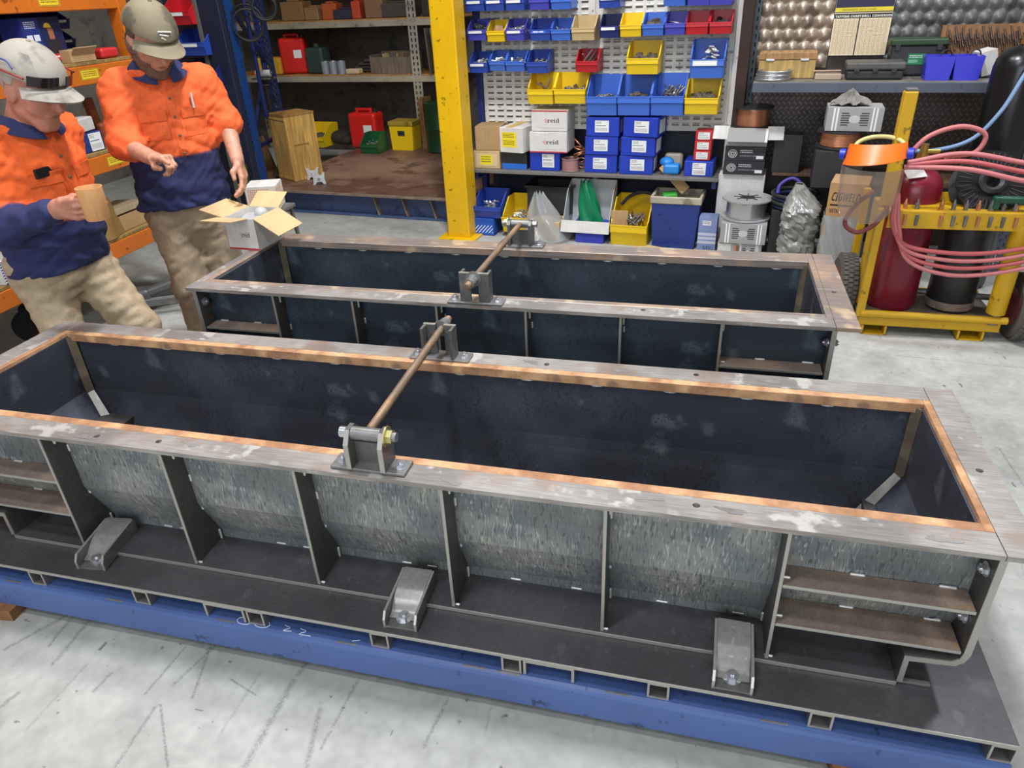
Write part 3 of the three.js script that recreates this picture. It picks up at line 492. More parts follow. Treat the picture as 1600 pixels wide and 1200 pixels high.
bin(-.746, -.586, 1.332, .145, .17, 'beige', 'beige cardboard-coloured bin ending the second row of the first panel', null, null);
bin(-.555, -.421, 1.343, .135, .17, 'navy', 'small dark blue bin with white card, first on the second panel', null, null, { card: 1 });
bin(-.419, -.277, 1.347, .135, .17, 'yellow', 'small empty yellow bin in the second row of the second panel', null, null);
bin(-.273, -.133, 1.350, .13, .17, 'blueLt', 'small blue bin with brown scraps, right of the empty yellow bin', 'lumps', 'brown scraps in the small blue bin beside the empty yellow bin', { n: 8 });
bin(-.129, .003, 1.352, .13, .17, 'violet', 'small violet-blue bin with one white piece, beside the red pair', 'plates', 'white piece in the violet bin beside the red pair', { n: 2 });
bin(.003, .145, 1.352, .13, .17, 'red', 'empty red bin, the inner of the red pair', null, null);
bin(.149, .287, 1.352, .13, .17, 'red', 'red bin with a black fitting, at the outer panel edge', 'dark', 'black fitting in the outer red bin', { n: 4 });
bin(-1.503, -1.358, 1.135, .13, .17, 'blue', 'small blue bin with white card, third row nearest the post', 'bolts', 'silver screws in the third-row bin nearest the post', { card: 1 });
bin(-1.349, -1.228, 1.148, .125, .17, 'blueLt', 'narrow blue bin of screws, second in the third row', 'bolts', 'silver screws in the narrow third-row bin');
bin(-1.225, -1.083, 1.144, .125, .17, 'blueLt', 'small blue bin of screws, third in the third row', 'bolts', 'silver screws in the third bin of the third row');
bin(-1.066, -.914, 1.131, .14, .18, 'blue', 'small blue bin with a crumpled plastic bag, last blue of the third row', 'nuts', 'bagged fittings in the last blue bin of the third row');
bin(-.715, -.562, 1.136, .135, .18, 'red', 'single small red bin of rods low on the first panel', 'rods', 'rods standing in the single red bin', { n: 7 });
bin(-.361, -.148, 1.124, .19, .21, 'yellow', 'large yellow bin with hand lettering holding grey clips', 'lumps', 'grey clips in the large hand-lettered yellow bin', { n: 14 });
bin(.052, .265, 1.098, .22, .21, 'blueLt', 'large blue bin heaped with white brackets', 'plates', 'white brackets heaped in the large blue bin', { card: 1, n: 12 });
bin(-1.055, -.866, .934, .19, .21, 'yellow', 'yellow bin with a single silver rod, fourth row nearest the post', 'rods', 'silver rod in the fourth-row yellow bin', { n: 3 });
bin(-.862, -.634, .938, .185, .21, 'yellow', 'open yellow bin of dark fittings beside the big blue bins', 'nuts', 'dark fittings in the open yellow bin', { n: 24 });
bin(-.623, -.409, .868, .24, .24, 'blueLt', 'first of three big blue bins, low heap of steel shackles', 'nuts', 'steel shackles in the first big blue bin', { n: 40 });
bin(-.407, -.185, .870, .24, .24, 'blueLt', 'middle of three big blue bins, bagged dark fittings', 'lumps', 'bagged dark fittings in the middle big blue bin', { n: 20 });
bin(-.183, .035, .872, .24, .24, 'blueLt', 'last of three big blue bins, full of bent silver bolts', 'rods', 'bent silver bolts in the last big blue bin', { n: 24 });
bin(.039, .254, .882, .20, .24, 'yellow', 'big yellow bin of grey mesh discs ending the fourth row', 'lumps', 'grey mesh discs in the big yellow bin', { n: 22 });

// cartons: u0, u1, y0, height, front w, depth
function carton(name, label, u0, u1, y0, h, wf, d, mat, opt = {}) {
  const w = u1 - u0, t = thingB(name, label, opt.cat ?? 'box', [(u0 + u1) / 2, y0, wf - d / 2], opt.turn ?? 0, opt.group);
  const b = part(t, 'box_body', rb(w, h, d, .004, 0, h / 2, 0, 0, 0, opt.lean ?? 0), mat);
  if (opt.print) for (const [m, pw, ph, px, py] of opt.print) part(b, 'print', decal(w * pw, h * ph, px * w, h * py, d / 2 + .0012), m, { keepuv: true });
  if (opt.sidePrint) part(b, 'print', decal(d * .6, h * .7, w / 2 + .0012, h * .5, 0, 0, PI / 2), opt.sidePrint, { keepuv: true });
  if (opt.lid) part(t, 'lid', opt.lid(w, h, d), opt.lidMat ?? mat);
  return t;
}
const SH = .475;
carton('cardboard_box', 'light cardboard carton with yellow label at the post end of the lower shelf', -1.50, -1.29, SH, .128, .1, .22, M.cardLt, { print: [[P.stripe, .8, .7, 0, .5]] });
carton('cardboard_box', 'plain brown cardboard box lying tilted on the yellow-labelled carton', -1.49, -1.29, SH + .131, .17, .09, .2, M.card, { turn: .12, lid: (w, h, d) => bx(.004, h * 1.05, d, w / 2 + .012, h * .48, 0, 0, 0, -.12) });
carton('dark_box', 'low dark box with blue front strip on the lower shelf', -1.275, -1.08, SH, .125, .09, .2, M.black, { print: [[std({ color: C(40, 110, 206), roughness: .5 }), 1, .32, 0, .17]] });
carton('worn_carton', 'worn white carton with a yellow label, on the low dark box', -1.255, -1.065, SH + .128, .175, .14, .26, M.white, { turn: -.15, print: [[P.yellowTag, .62, .6, -.08, .52]], lid: (w, h, d) => rb(.05, .003, d * .98, .001, -.02, h + .002, 0), lidMat: std({ color: C(196, 170, 90), roughness: .6 }) });
carton('blue_carton', 'blue carton under the two white lettered boxes', -1.052, -.825, SH, .13, .1, .22, K.cartonBlue, { print: [[P.tag, .4, .72, .12, .55]], group: 'blue cartons' });
carton('white_carton', 'lower white carton lettered reid', -1.045, -.765, SH + .133, .142, .12, .21, M.white, { print: [[P.reid, .8, .66, .06, .5], [K.cartonRed, 1, .06, 0, .03]], group: 'white lettered cartons' });
carton('white_carton', 'upper white carton lettered reid, top of its stack', -1.03, -.765, SH + .278, .142, .11, .20, M.white, { print: [[P.reid, .8, .66, .06, .5], [K.cartonRed, 1, .06, 0, .97]], group: 'white lettered cartons' });
{ const pos = fromB(-.755, SH, .06); const t = thing('tape_roll', 'roll of pink and white tape on the lower shelf', 'tape', [pos.x, pos.y, pos.z], BANG);
  part(t, 'tape_band', lathe([[.045, 0], [.062, 0], [.062, .085], [.045, .085], [.045, 0]], 24), std({ color: C(206, 150, 150), map: T.grime, roughness: .6 })); part(t, 'core_rings', [tor(.062, .004, 0, .085, 0, PI / 2), tor(.062, .004, 0, .004, 0, PI / 2)], M.rust); }
soloB('wire_clamps', 'tangle of copper-coloured wire clamps hooked behind the tape roll', 'clamps', [0, 1, 2, 3, 4].map((i) => tor(.035 + .006 * (i % 3), .006, -.005 * i, .04 + .035 * i, .004 * i, .6 * i, .5 * i, 0, 20, 6)), M.copper, [-.685, SH + .004, -.0]);
[[-.640, -.404, 0, .1, 'lowest'], [-.634, -.398, .127, .11, 'middle'], [-.626, -.392, .254, .115, 'topmost']].forEach(([a, b, y, w, n]) => carton('blue_carton', n + ' blue carton in the upright stack beside the copper clamps', a, b, SH + y, .125, w, .20, K.cartonBlue, { print: [[P.tag, .42, .62, -.02, .52]], sidePrint: K.label, group: 'blue cartons' }));
[[-.385, -.150, 0, .11, 'lowest', 0], [-.370, -.130, .128, .12, 'middle', -.08], [-.352, -.108, .257, .13, 'topmost', -.14]].forEach(([a, b, y, w, n, q]) => carton('blue_carton', n + ' blue carton in the skewed stack next to the scoop bags', a, b, SH + y, .125, w, .21, K.cartonBlue, { turn: q, print: [[P.tag, .42, .62, .04, .52]], sidePrint: K.label, group: 'blue cartons' }));
soloB('scoop_bag', 'bright blue scoop and packet beside the blue cartons', 'packet', [rb(.11, .07, .1, .02, .01, .036, 0, 0, 0, 0, 2), sph(.05, -.03, .075, -.02, 1, .7, 1)], std({ color: C(40, 130, 206), roughness: .4 }), [-.035, SH + .001, .05]);
soloB('grey_packet', 'grey-brown plastic packet behind the blue scoop', 'packet', rb(.13, .12, .06, .025, 0, .06, 0, -.3, 0, 0, 2), std({ color: C(150, 142, 128), roughness: .4 }), [-.03, SH + .002, -.055]);
carton('blue_carton', 'low blue carton under the three red boxes', .064, .258, SH, .1, .1, .2, K.cartonBlue, { print: [[P.tag, .46, .8, .02, .5]], group: 'blue cartons' });
[[.103, .0, 'lowest'], [.168, .002, 'middle'], [.233, .004, 'topmost']].forEach(([y, k, n]) => carton('red_box', n + ' of three small red boxes stacked by the rack post', .118 + k, .230 + k, SH + y, .063, .08, .12, K.cartonRed, { print: [[P.tag, .68, .72, 0, .5]], group: 'small red boxes' }));

// on the floor below
bin(-1.47, -1.25, .135, .17, .26, 'blue', 'blue bin of steel blocks low beside the yellow post foot', 'bolts', 'steel blocks in the low blue bin', { w: .12, group: 'bins on the floor' });
carton('floor_box', 'blue box with slanting white lettering under the low blue bin', -1.47, -1.31, 0, .13, .24, .24, std({ color: C(40, 90, 190), map: T.card }), { print: [[P.blueBox, .9, .72, 0, .42]] });
bin(-1.235, -1.03, .04, .23, .3, 'yellow', 'yellow floor bin of screws partly behind the clear bag', 'bolts', 'screws in the yellow floor bin behind the bag', { w: .12, n: 40, group: 'bins on the floor' });
carton('cream_box', 'cream cardboard box inside the clear plastic bag', -1.02, -.785, 0, .14, .26, .2, M.cardLt, {});
{ const film = phy({ color: C(235, 238, 238), roughness: .18, transmission: .82, thickness: 0, ior: 1.3 });
  soloB('plastic_bag', 'crumpled clear plastic bag draped over the cream box', 'bag', sheet((u, v) => { const a = u * 2 * PI, k = Math.pow(v, .8), r = .03 + .17 * k + .02 * Math.sin(5 * a + 4 * v) * k; return [Math.cos(a) * r * 1.05 - .05 * (1 - k), .335 - .325 * k + .012 * Math.sin(7 * a + 9 * v), Math.sin(a) * r * .75]; }, 40, 14, .0008), film, [-.905, .004, .20]); }
{ const t = thingB('plastic_crate', 'open black plastic crate behind the clear bag', 'crate', [-.92, .15, -.06]);
  part(t, 'crate_body', [box2(-.17, .17, 0, .008, -.12, .12), prism([[-.12, 0], [.12, 0], [.14, .2], [-.14, .2]], 'x', -.17, -.162), prism([[-.12, 0], [.12, 0], [.14, .2], [-.14, .2]], 'x', .162, .17), bx(.34, .2, .006, 0, .1, .13, -.1), bx(.34, .2, .006, 0, .1, -.13, .1)], M.black); part(t, 'crate_rim', [bx(.37, .014, .02, 0, .2, .14), bx(.37, .014, .02, 0, .2, -.14), bx(.02, .014, .28, .18, .2, 0), bx(.02, .014, .28, -.18, .2, 0)], M.blackGloss);
  carton('crate_stand', 'dark box under the black crate', -1.06, -.78, 0, .148, .04, .22, K.navyPanel); }
{ const t = thingB('open_carton', 'open white carton with tall back and folded-down flap', 'box', [-.59, .072, .12]); const gw = std({ color: C(214, 216, 214), map: T.card, roughness: .6 });
  part(t, 'back_panel', bx(.34, .33, .004, 0, .165, -.12, -.08), gw); for (const s of [-1, 1]) part(t, 'side_panel', prism([[-.125, 0], [.11, 0], [.11, .1], [.0, .27], [-.125, .33]], 'x', s * .17 - .002, s * .17 + .002), gw);
  part(t, 'front_flap', bx(.36, .085, .004, -.005, .045, .13, -.35), M.white); part(t, 'carton_floor', box2(-.17, .17, 0, .005, -.12, .12), gw); part(t, 'blue_tray', rb(.26, .035, .2, .006, .01, .024, .0), K.cartonBlue);
  soloB('green_bag', 'crumpled green plastic bag standing in the open white carton', 'bag', sheet((u, v) => { const a = u * 2 * PI, r = lerp(.035, .095, v) * (1 + .18 * Math.sin(4 * a + 6 * v)); return [Math.cos(a) * r - .04 * (1 - v), .29 * (1 - v) + .012 * Math.sin(6 * a), Math.sin(a) * r * .6]; }, 32, 12, .001), phy({ color: C(24, 150, 96), roughness: .25, transmission: .35, thickness: 0 }), [-.59, .122, .09]);
  carton('blue_carton', 'blue carton under the open white carton', -.665, -.455, 0, .07, .25, .26, std({ color: C(70, 78, 196), map: T.card }), { group: 'blue cartons' }); }
bin(-.405, -.140, .0, .30, .34, 'yellow', 'large yellow floor bin of spanners beside the blue cooler', 'rods', 'silver spanners in the large yellow floor bin', { w: .1, n: 30, group: 'bins on the floor' });
soloB('cardboard_sheet', 'brown cardboard piece standing in the yellow spanner bin', 'cardboard', rb(.12, .2, .006, .002, 0, .1, 0, -.12, .1), M.card, [-.35, .04, .21]);
soloB('rubber_handle', 'black curved rubber handle lying over the spanner bin', 'handle', tube([[-.12, .0, 0], [-.06, .06, -.01], [.03, .09, -.02], [.12, .07, -.04]], .012, 30, 8), M.rubber, [-.25, .245, .06]);
{ const t = thingB('cooler_box', 'blue cooler box with a dirty white lid rim', 'cooler', [.04, 0, .1]);
  part(t, 'cooler_body', prism([[-.145, 0], [.145, 0], [.165, .31], [-.165, .31]], 'z', -.13, .13), std({ color: C(38, 62, 140), map: T.paint, roughness: .4 }));
  part(t, 'lid_rim', [rb(.35, .05, .022, .008, 0, .335, .125), rb(.35, .05, .022, .008, 0, .335, -.125), rb(.022, .05, .27, .008, .165, .335, 0), rb(.022, .05, .27, .008, -.165, .335, 0), box2(-.16, .16, .31, .32, -.12, .12)], std({ color: C(226, 218, 196), map: T.grime, roughness: .5 }));
  soloB('green_packet', 'green packet lying in the cooler lid', 'packet', rb(.1, .03, .08, .01, 0, .015, 0, .1, .3, .1), std({ color: C(60, 160, 60), roughness: .5 }), [-.02, .327, .1]);
  soloB('cardboard_strip', 'long cardboard strip leaning up out of the cooler', 'cardboard', bx(.07, .24, .006, 0, .1, 0, -.35, .2, .75), M.card, [.0, .355, .08]); }
soloB('paper_sheets', 'beige cardboard sheets spread on the floor before the cooler', 'cardboard', [0, 1, 2].map((i) => bx(.26, .004, .16, .06 * i, .006 + .006 * i, 0, 0, .2 - .3 * i, .02)), M.cardLt, [-.16, .01, .40]);
carton('wire_box', 'upright blue-grey carton hand-lettered MIG', .212, .335, 0, .245, .28, .12, std({ color: C(125, 141, 184), map: T.card }), { print: [[P.mig, .98, .98, 0, .5]] });
function spool(label, pos, r, h, flangeMat, wireMat, tilt = 0, spoked = true, group) {
  const t = thingB('wire_spool', label, 'wire spool', pos, 0, group), T2 = (g) => g.rotateX(tilt);
  for (const y of [.004, h - .004]) part(t, 'flange', T2(lathe([[r * .3, -.004], [r, -.004], [r, .004], [r * .3, .004], [r * .3, -.004]], 36).translate(0, y, 0)), flangeMat);
  part(t, 'wound_wire', T2(lathe([[r * .55, .008], ...Array.from({ length: 17 }, (_, i) => [r * (.80 + (i % 2) * .012), .010 + (h - .02) * i / 16]), [r * .55, h - .008]], 36)), wireMat);
  part(t, 'hub', T2(lathe([[r * .12, .0], [r * .3, .0], [r * .3, h], [r * .12, h], [r * .12, 0]], 24)), M.black);
  if (spoked) part(t, 'spokes', Array.from({ length: 8 }, (_, i) => T2(bx(r * .5, .006, .006, r * .3 * Math.cos(i * PI / 4), h + .001, r * .3 * Math.sin(i * PI / 4), 0, -i * PI / 4))), M.black);
  return t;
}
spool('silver wire spool with grey flanges standing on the grey striped cartons', [.51, .266, .28], .158, .13, std({ color: C(150, 150, 150), roughness: .4 }), M.wire);
carton('wire_carton', 'crushed grey striped wire carton under the silver spool', .37, .655, .132, .130, .44, .28, std({ color: C(168, 168, 164), map: T.card }), { print: [[P.wireGrey, 1, 1, 0, .5]] });
carton('wire_carton', 'lower grey wire carton with torn white corner on the floor', .36, .64, 0, .13, .43, .27, std({ color: C(176, 174, 168), map: T.card }), { print: [[P.wireGrey, .55, 1, .2, .5], [M.white, .3, .9, -.34, .5], [M.copper, .12, .8, -.06, .5]] });
carton('marble_carton', 'white carton standing behind the silver spool', .30, .60, 0, .50, .10, .22, M.white, {});
carton('wire_carton', 'black printed wire carton, lower of two on the white carton', .325, .585, .503, .088, .12, .24, M.black, { print: [[P.wireBlack, 1, 1, 0, .5]] });
carton('wire_carton', 'black printed wire carton, upper of two below the open one', .327, .583, .593, .09, .12, .24, M.black, { print: [[P.wireBlack, 1, 1, 0, .5]] });
{ const t = thingB('open_carton', 'open grey wire carton with flaps spread under the copper spool', 'box', [.46, .686, -.0]); const gm = std({ color: C(160, 160, 158), map: T.card, roughness: .6 });
  part(t, 'carton_body', rb(.25, .105, .25, .003, 0, .053, 0), gm); part(t, 'front_flap', bx(.25, .09, .003, 0, .075, .145, -.5), P.wireGrey); for (const s of [-1, 1]) part(t, 'side_flap', bx(.1, .085, .003, s * .17, .085, .12, -.4, s * .1), M.white); }
spool('copper wire spool with black flanges on top of the open carton', [.472, .794, -.0], .125, .125, M.black, M.copper, 0, false);
// ---------------------------------------------------------------- grey rack, wall sheets, gas cart side
struct('trim_1', rb2(-.035, .035, 0, 2.6, -.05, .05, .005), std({ color: C(88, 60, 46), map: T.rust, roughness: .7 })).position.copy(fromB(.375, 0, -.02));
scene.getObjectByName('trim_1').rotation.y = BANG;
{ // dimpled and chequer sheets lining the wall
  const base = thingB('wall_sheet', 'tall dark steel sheet lining the wall behind the grey rack', 'metal sheet', [1.5, 0, -.2]);
  part(base, 'sheet', rb2(-1.1, 1.5, 0, 2.4, -.006, 0, .002), std({ color: C(92, 84, 80), map: T.grime, roughness: .5, metalness: .4 }));
  const treads = []; for (let y = .55; y < 1.05; y += .03) for (let x = -1.05; x < .4; x += .034) { const k = Math.round(y / .03) % 2; treads.push(bx(.022, .005, .004, x + k * .017, y, .0015, 0, 0, k ? .8 : -.8)); }
  part(base, 'tread_bars', treads, std({ color: C(120, 116, 112), roughness: .4, metalness: .5 }), { stuff: true });
  const dimple = (label, u0, u1, y0, y1, mat, amp) => { const w = u1 - u0, h = y1 - y0, nx = Math.round(w / .012), ny = Math.round(h / .012);
    soloB('dimpled_sheet', label, 'metal sheet', sheet((u, v) => { const x = u * w, y = v * h, rowi = Math.floor(y / .075), q = ((x + (rowi % 2) * .036) % .072) / .072 - .5, s = (y % .075) / .075 - .5; const d = Math.max(0, 1 - (q * q + s * s) * 4.2); return [x - w / 2, y, amp * d]; }, nx, ny, .003), mat, [(u0 + u1) / 2, y0, -.17]); };
  dimple('tan dimpled metal sheet beside the drill chart', .44, .875, 1.13, 1.75, std({ color: C(206, 188, 170), map: T.grime, roughness: .34, metalness: .5 }), .016);
  dimple('grey dimpled metal sheet above the green toolbox', 1.20, 2.3, 1.13, 1.85, std({ color: C(142, 144, 146), map: T.grime, roughness: .36, metalness: .5 }), .012);
}
{ const ch = canvasTex(256, 384, (g) => { g.fillStyle = '#e0cfae'; g.fillRect(0, 0, 256, 384); g.fillStyle = '#2a2440'; g.fillRect(0, 0, 256, 200); g.fillStyle = '#d8b04a'; g.fillRect(40, 60, 150, 70); g.fillStyle = '#d8c830'; g.fillRect(0, 178, 256, 18); g.fillStyle = '#16161a'; g.fillRect(0, 204, 256, 20); g.fillStyle = '#f2eee0'; g.font = 'bold 15px sans-serif'; g.fillText('TAPPING CHART', 4, 220); g.fillText('DRILL CONVERSION', 122, 220); g.strokeStyle = '#8a7a5c'; for (let i = 0; i < 12; i++) { g.beginPath(); g.moveTo(8 + i * 21, 226); g.lineTo(8 + i * 21, 384); g.stroke(); } smallPrint(g, 6, 230, 110, 150, 26, '#b09c78'); smallPrint(g, 124, 230, 126, 150, 26, '#b09c78'); g.fillStyle = '#30302c'; g.fillRect(112, 224, 6, 160); g.fillStyle = '#8a7a10'; g.font = 'bold 13px sans-serif'; g.fillText('ENGINEERS DATA CHART', 30, 192); });
  const t = thingB('wall_chart', 'paper tapping and drill conversion chart hung on the wall', 'chart', [1.04, 1.2, -.145]); part(t, 'chart_board', rb(.325, .5, .006, .002, 0, .25, 0), M.white); part(t, 'print', decal(.322, .496, 0, .25, .0036), std({ map: ch, roughness: .6 }), { keepuv: true }); }
{ const g = []; for (let i = 0; i < 5; i++) for (let j = 0; j < 13; j++) g.push(cyl(.006, .005, .05 + .012 * ((i * 7 + j * 3) % 4), .035 * j - .2, .035 + i * .03, .03 + .004 * i, -.5, 0, .25, 6));
  const t = thingB('drill_rack', 'tiered wooden rack of drill bits high on the wall', 'drill rack', [1.72, 1.16, -.1]); part(t, 'rack_board', prism([[-.04, 0], [.06, 0], [.0, .2], [-.04, .2]], 'x', -.24, .24), M.timber); part(t, 'drill_bits', g, std({ color: C(70, 58, 50), roughness: .4, metalness: .5 }), { stuff: true }); }
const gr = thingB('grey_rack', 'blue-grey slotted-post rack with a steel shelf', 'rack', [1.08, 0, .04]);
for (const [u, w] of [[.93, .215], [-.665, -.175], [.93, -.175]]) { const s = []; for (let y = .06; y < 2.15; y += .05) for (const k of [-.012, .012]) s.push([u + k - .004, u + k + .004, y - .012 + k, y + .012 + k]); part(gr, 'slotted_post', [slotted(u - .028, u + .028, 0, 2.2, w - .003, w + .003, s), rb2(u - .028, u - .022, 0, 2.2, w - .05, w - .003, .001)], K.rackGrey); }
part(gr, 'shelf_deck', rb2(-.62, .92, 1.086, 1.094, -.17, .23, .002), std({ color: C(150, 146, 138), map: T.grime, roughness: .6 }));
part(gr, 'shelf_beam', rb2(-.62, .92, 1.036, 1.092, .231, .246, .003), K.rackGrey);
part(gr, 'lower_deck', [rb2(-.44, -.2, .50, .52, -.17, .06, .002), rb2(-.2, .90, .50, .52, -.17, .23, .002)], std({ color: C(120, 92, 70), map: T.wood, roughness: .7 }));
const RS = 1.095;
{ const t = thingB('wire_coil', 'flat coil of bright wire at the post end of the grey shelf', 'wire coil', [.565, RS + .002, .17]); for (let i = 0; i < 5; i++) part(t, 'turn', tor(.1 - .004 * (i % 2), .006, .003 * i, .008 + .011 * i, 0, PI / 2, 0, 0, 40, 7), M.wire); }
{ const t = thingB('wooden_case', 'pale wooden hinged case under the tan dimpled sheet', 'case', [.64, RS, .03]); const wm = std({ color: C(212, 180, 112), map: T.wood, roughness: .6 }); part(t, 'case_box', rb(.33, .105, .16, .005, 0, .053, 0), wm); part(t, 'case_lid', rb(.336, .042, .166, .005, 0, .128, 0), std({ color: C(196, 152, 100), map: T.wood, roughness: .6 })); for (const s of [-1, 1]) part(t, 'clasp', rb(.05, .012, .006, .002, s * .1, .108, .084), M.zinc); }
soloB('paper_stack', 'small stack of papers and a yellow pencil on the grey shelf', 'papers', [rb(.15, .03, .1, .004, 0, .015, 0), rb(.16, .008, .02, .003, -.01, .045, .0, 0, .1)], std({ color: C(196, 176, 150), map: T.card }), [.885, RS, .12]);
{ const t = thingB('plastic_case', 'flat grey plastic tool case with dark base on the grey shelf', 'case', [1.135, RS, .1]); part(t, 'case_base', rb(.31, .05, .18, .012, 0, .026, 0), M.black); part(t, 'case_lid', rb(.325, .045, .19, .014, 0, .074, 0), std({ color: C(106, 104, 102), map: T.grime, roughness: .5 })); for (const x of [-.1, 0, .1]) part(t, 'latch', rb(.03, .02, .008, .003, x, .05, .095), M.black); }
{ const t = thingB('tool_box', 'black toolbox with green lid and green label', 'toolbox', [1.36, RS, -.06]); part(t, 'tub', rb(.29, .17, .15, .015, 0, .086, 0), M.black); part(t, 'lid', rb(.31, .04, .17, .012, 0, .185, 0), std({ color: C(50, 84, 44), map: T.grime, roughness: .5 })); for (const s of [-1, 1]) part(t, 'clip', rb(.03, .04, .012, .004, s * .11, .16, .08), M.black); part(t, 'sticker', decal(.09, .06, 0, .095, .0765), lines(128, 80, '#1f7a4c', (g) => { smallPrint(g, 10, 12, 100, 24, 2, '#e8f4ea'); smallPrint(g, 10, 46, 70, 22, 3, '#bfe0c8'); }), { keepuv: true }); }
for (const [u, n] of [[1.46, 'inner'], [1.605, 'outer']]) { const t = thingB('plastic_tub', n + ' of two violet-blue plastic tubs with wire handles', 'tub', [u, RS, .15], 0, 'violet-blue tubs'); part(t, 'tub_body', [prism([[-.062, 0], [.062, 0], [.074, .125], [.069, .125], [.058, .004], [-.058, .004], [-.069, .125], [-.074, .125]], 'z', -.07, .07), prism([[-.06, 0], [.06, 0], [.072, .125], [-.072, .125]], 'z', .066, .072), prism([[-.06, 0], [.06, 0], [.072, .125], [-.072, .125]], 'z', -.072, -.066)], K.purple); part(t, 'handle', tor(.03, .004, .03, .125, .02, 0, .4, 0, 16, 6, PI), M.black); }
soloB('white_box', 'dusty white box leaning at the outer end of the grey shelf', 'box', bx(.085, .13, .11, 0, .068, 0, 0, .3, .25), M.white, [1.71, RS + .012, .06]);
{ const t = thingB('wire_carton', 'grey striped wire carton lying on the copper spool in mid rack', 'box', [1.05, .848, .35]); part(t, 'box_body', rb(.3, .13, .2, .004, 0, .065, 0), std({ color: C(172, 172, 168), map: T.card })); part(t, 'print', decal(.298, .128, 0, .065, .1012), P.wireGrey, { keepuv: true }); }
spool('wide copper spool lying on the black box in mid rack', [1.0, .745, .35], .135, .098, M.black, M.copper, 0, false);
carton('black_box', 'black strapped box under the wide copper spool', .87, 1.14, .522, .218, .48, .27, M.black, {});
soloB('rag', 'crumpled grey rag on the striped carton', 'rag', sheet((u, v) => { const a = u * 2 * PI; return [Math.cos(a) * v * .1 * (1 + .2 * Math.sin(3 * a)), .012 + .05 * (1 - v) * (1 + .5 * Math.sin(5 * a)) + .01 * Math.sin(9 * a + 5 * v), Math.sin(a) * v * .07]; }, 30, 8, -.004), std({ color: C(140, 136, 128), map: T.cloth, roughness: .9 }), [1.02, .98, .36]);
carton('black_case', 'black ribbed plastic case standing behind the open carton', .63, .80, .521, .24, .1, .12, M.black, {});
{ const t = thingB('hose_coil', 'coil of dark blue and black hose on the lower rack', 'hose', [.80, .35, .28]); for (let i = 0; i < 4; i++) part(t, 'turn', tor(.13 + .008 * (i % 2), .012, 0, .014 + .024 * i, 0, PI / 2, 0, 0, 36, 8), i % 2 ? M.black : std({ color: C(28, 40, 76), roughness: .5 })); part(t, 'loose_end', tube([[-.11, .1, .08], [-.10, .15, .06], [-.03, .19, .05], [.04, .14, .07], [.05, .08, .1]], .011, 30, 8), std({ color: C(70, 60, 150), roughness: .45 })); }
carton('hose_stand', 'low dark box carrying the hose coil', .67, .93, 0, .345, .38, .3, M.black, {});
{ const film = phy({ color: C(206, 208, 206), roughness: .3, transmission: .55, thickness: 0, ior: 1.3 });
  const t = thingB('carton_tower', 'tall brown welding-rod carton lettered CIGWELD, plastic-wrapped', 'box', [1.08, 0, .64], -.15); part(t, 'carton', rb(.2, .62, .22, .004, 0, .31, 0), M.card); part(t, 'print', decal(.196, .6, 0, .31, .1112), P.cig, { keepuv: true });
  part(t, 'wrap_film', sheet((u, v) => { const a = u * 2 * PI, c = Math.cos(a), s = Math.sin(a), q = Math.pow(Math.abs(c) ** 6 + Math.abs(s) ** 6, -1 / 6); return [c * q * (.112 + .006 * Math.sin(11 * a + 20 * v)), .01 + .42 * v, s * q * (.122 + .006 * Math.sin(13 * a - 17 * v))]; }, 48, 14, .0006), film);
  soloB('wrapped_bundle', 'grey bundle wrapped in crumpled stretch film beside the brown carton', 'bundle', sheet((u, v) => { const a = u * 2 * PI, c = Math.cos(a), s = Math.sin(a), q = Math.pow(c ** 4 + s ** 4, -.25), k = v < .75 ? 1 : 1 - (v - .75) * 3.2; const w = 1 + .3 * (vn(u, v, 14, 77) - .5) + .16 * (vn(u, v, 40, 78) - .5); return [c * q * .1 * k * w - .04 * (1 - k), .56 * v, s * q * .12 * k * w]; }, 64, 40, .003), std({ color: C(176, 178, 176), roughness: .28, map: T.grime }), [.84, 0, .55]); }
// tall black cylinder by the rack end
function gasCylinder(label, x, y, z, r, h, mat, rot = 0, collar, bare) {
  const t = thing('gas_cylinder', label, 'gas cylinder', [x, y, z]); part(t, 'bottle', lathe([[0, 0], [r * .92, 0], [r, .02], [r, h - r * .9], [r * .93, h - r * .55], [r * .7, h - r * .22], [r * .3, h - r * .05], [0, h]], 32), mat);
  if (!bare) part(t, 'neck_valve', [cyl(.03, .026, .06, 0, h + .03, 0), cyl(.018, .018, .05, 0, h + .08, 0), cyl(.012, .012, .08, .03, h + .07, 0, 0, 0, PI / 2)], std({ color: C(176, 140, 70), roughness: .35, metalness: .8 }));
  if (collar) part(t, 'rust_band', lathe([[r + .001, .015], [r + .002, .02], [r + .002, .05], [r + .001, .055]], 32), M.rust); return t;
}
{ const p = fromB(1.79, 0, .5), q = fromB(1.79, 0, .5); gasCylinder('very tall black gas cylinder at the rack end with a blue hose', p.x, 0, p.z, .125, 1.30, M.blackGloss);
  solo('blue_hose', 'pale blue hose curving down over the tall black cylinder', 'hose', tube([[.12, 1.35, .05], [.0, 1.2, .16], [-.08, 1.0, .2], [-.18, .86, .2], [-.35, .80, .2], [-.55, .80, .18]], .011, 50, 8), std({ color: C(120, 150, 186), roughness: .5 }), [q.x, 0, q.z], BANG); }
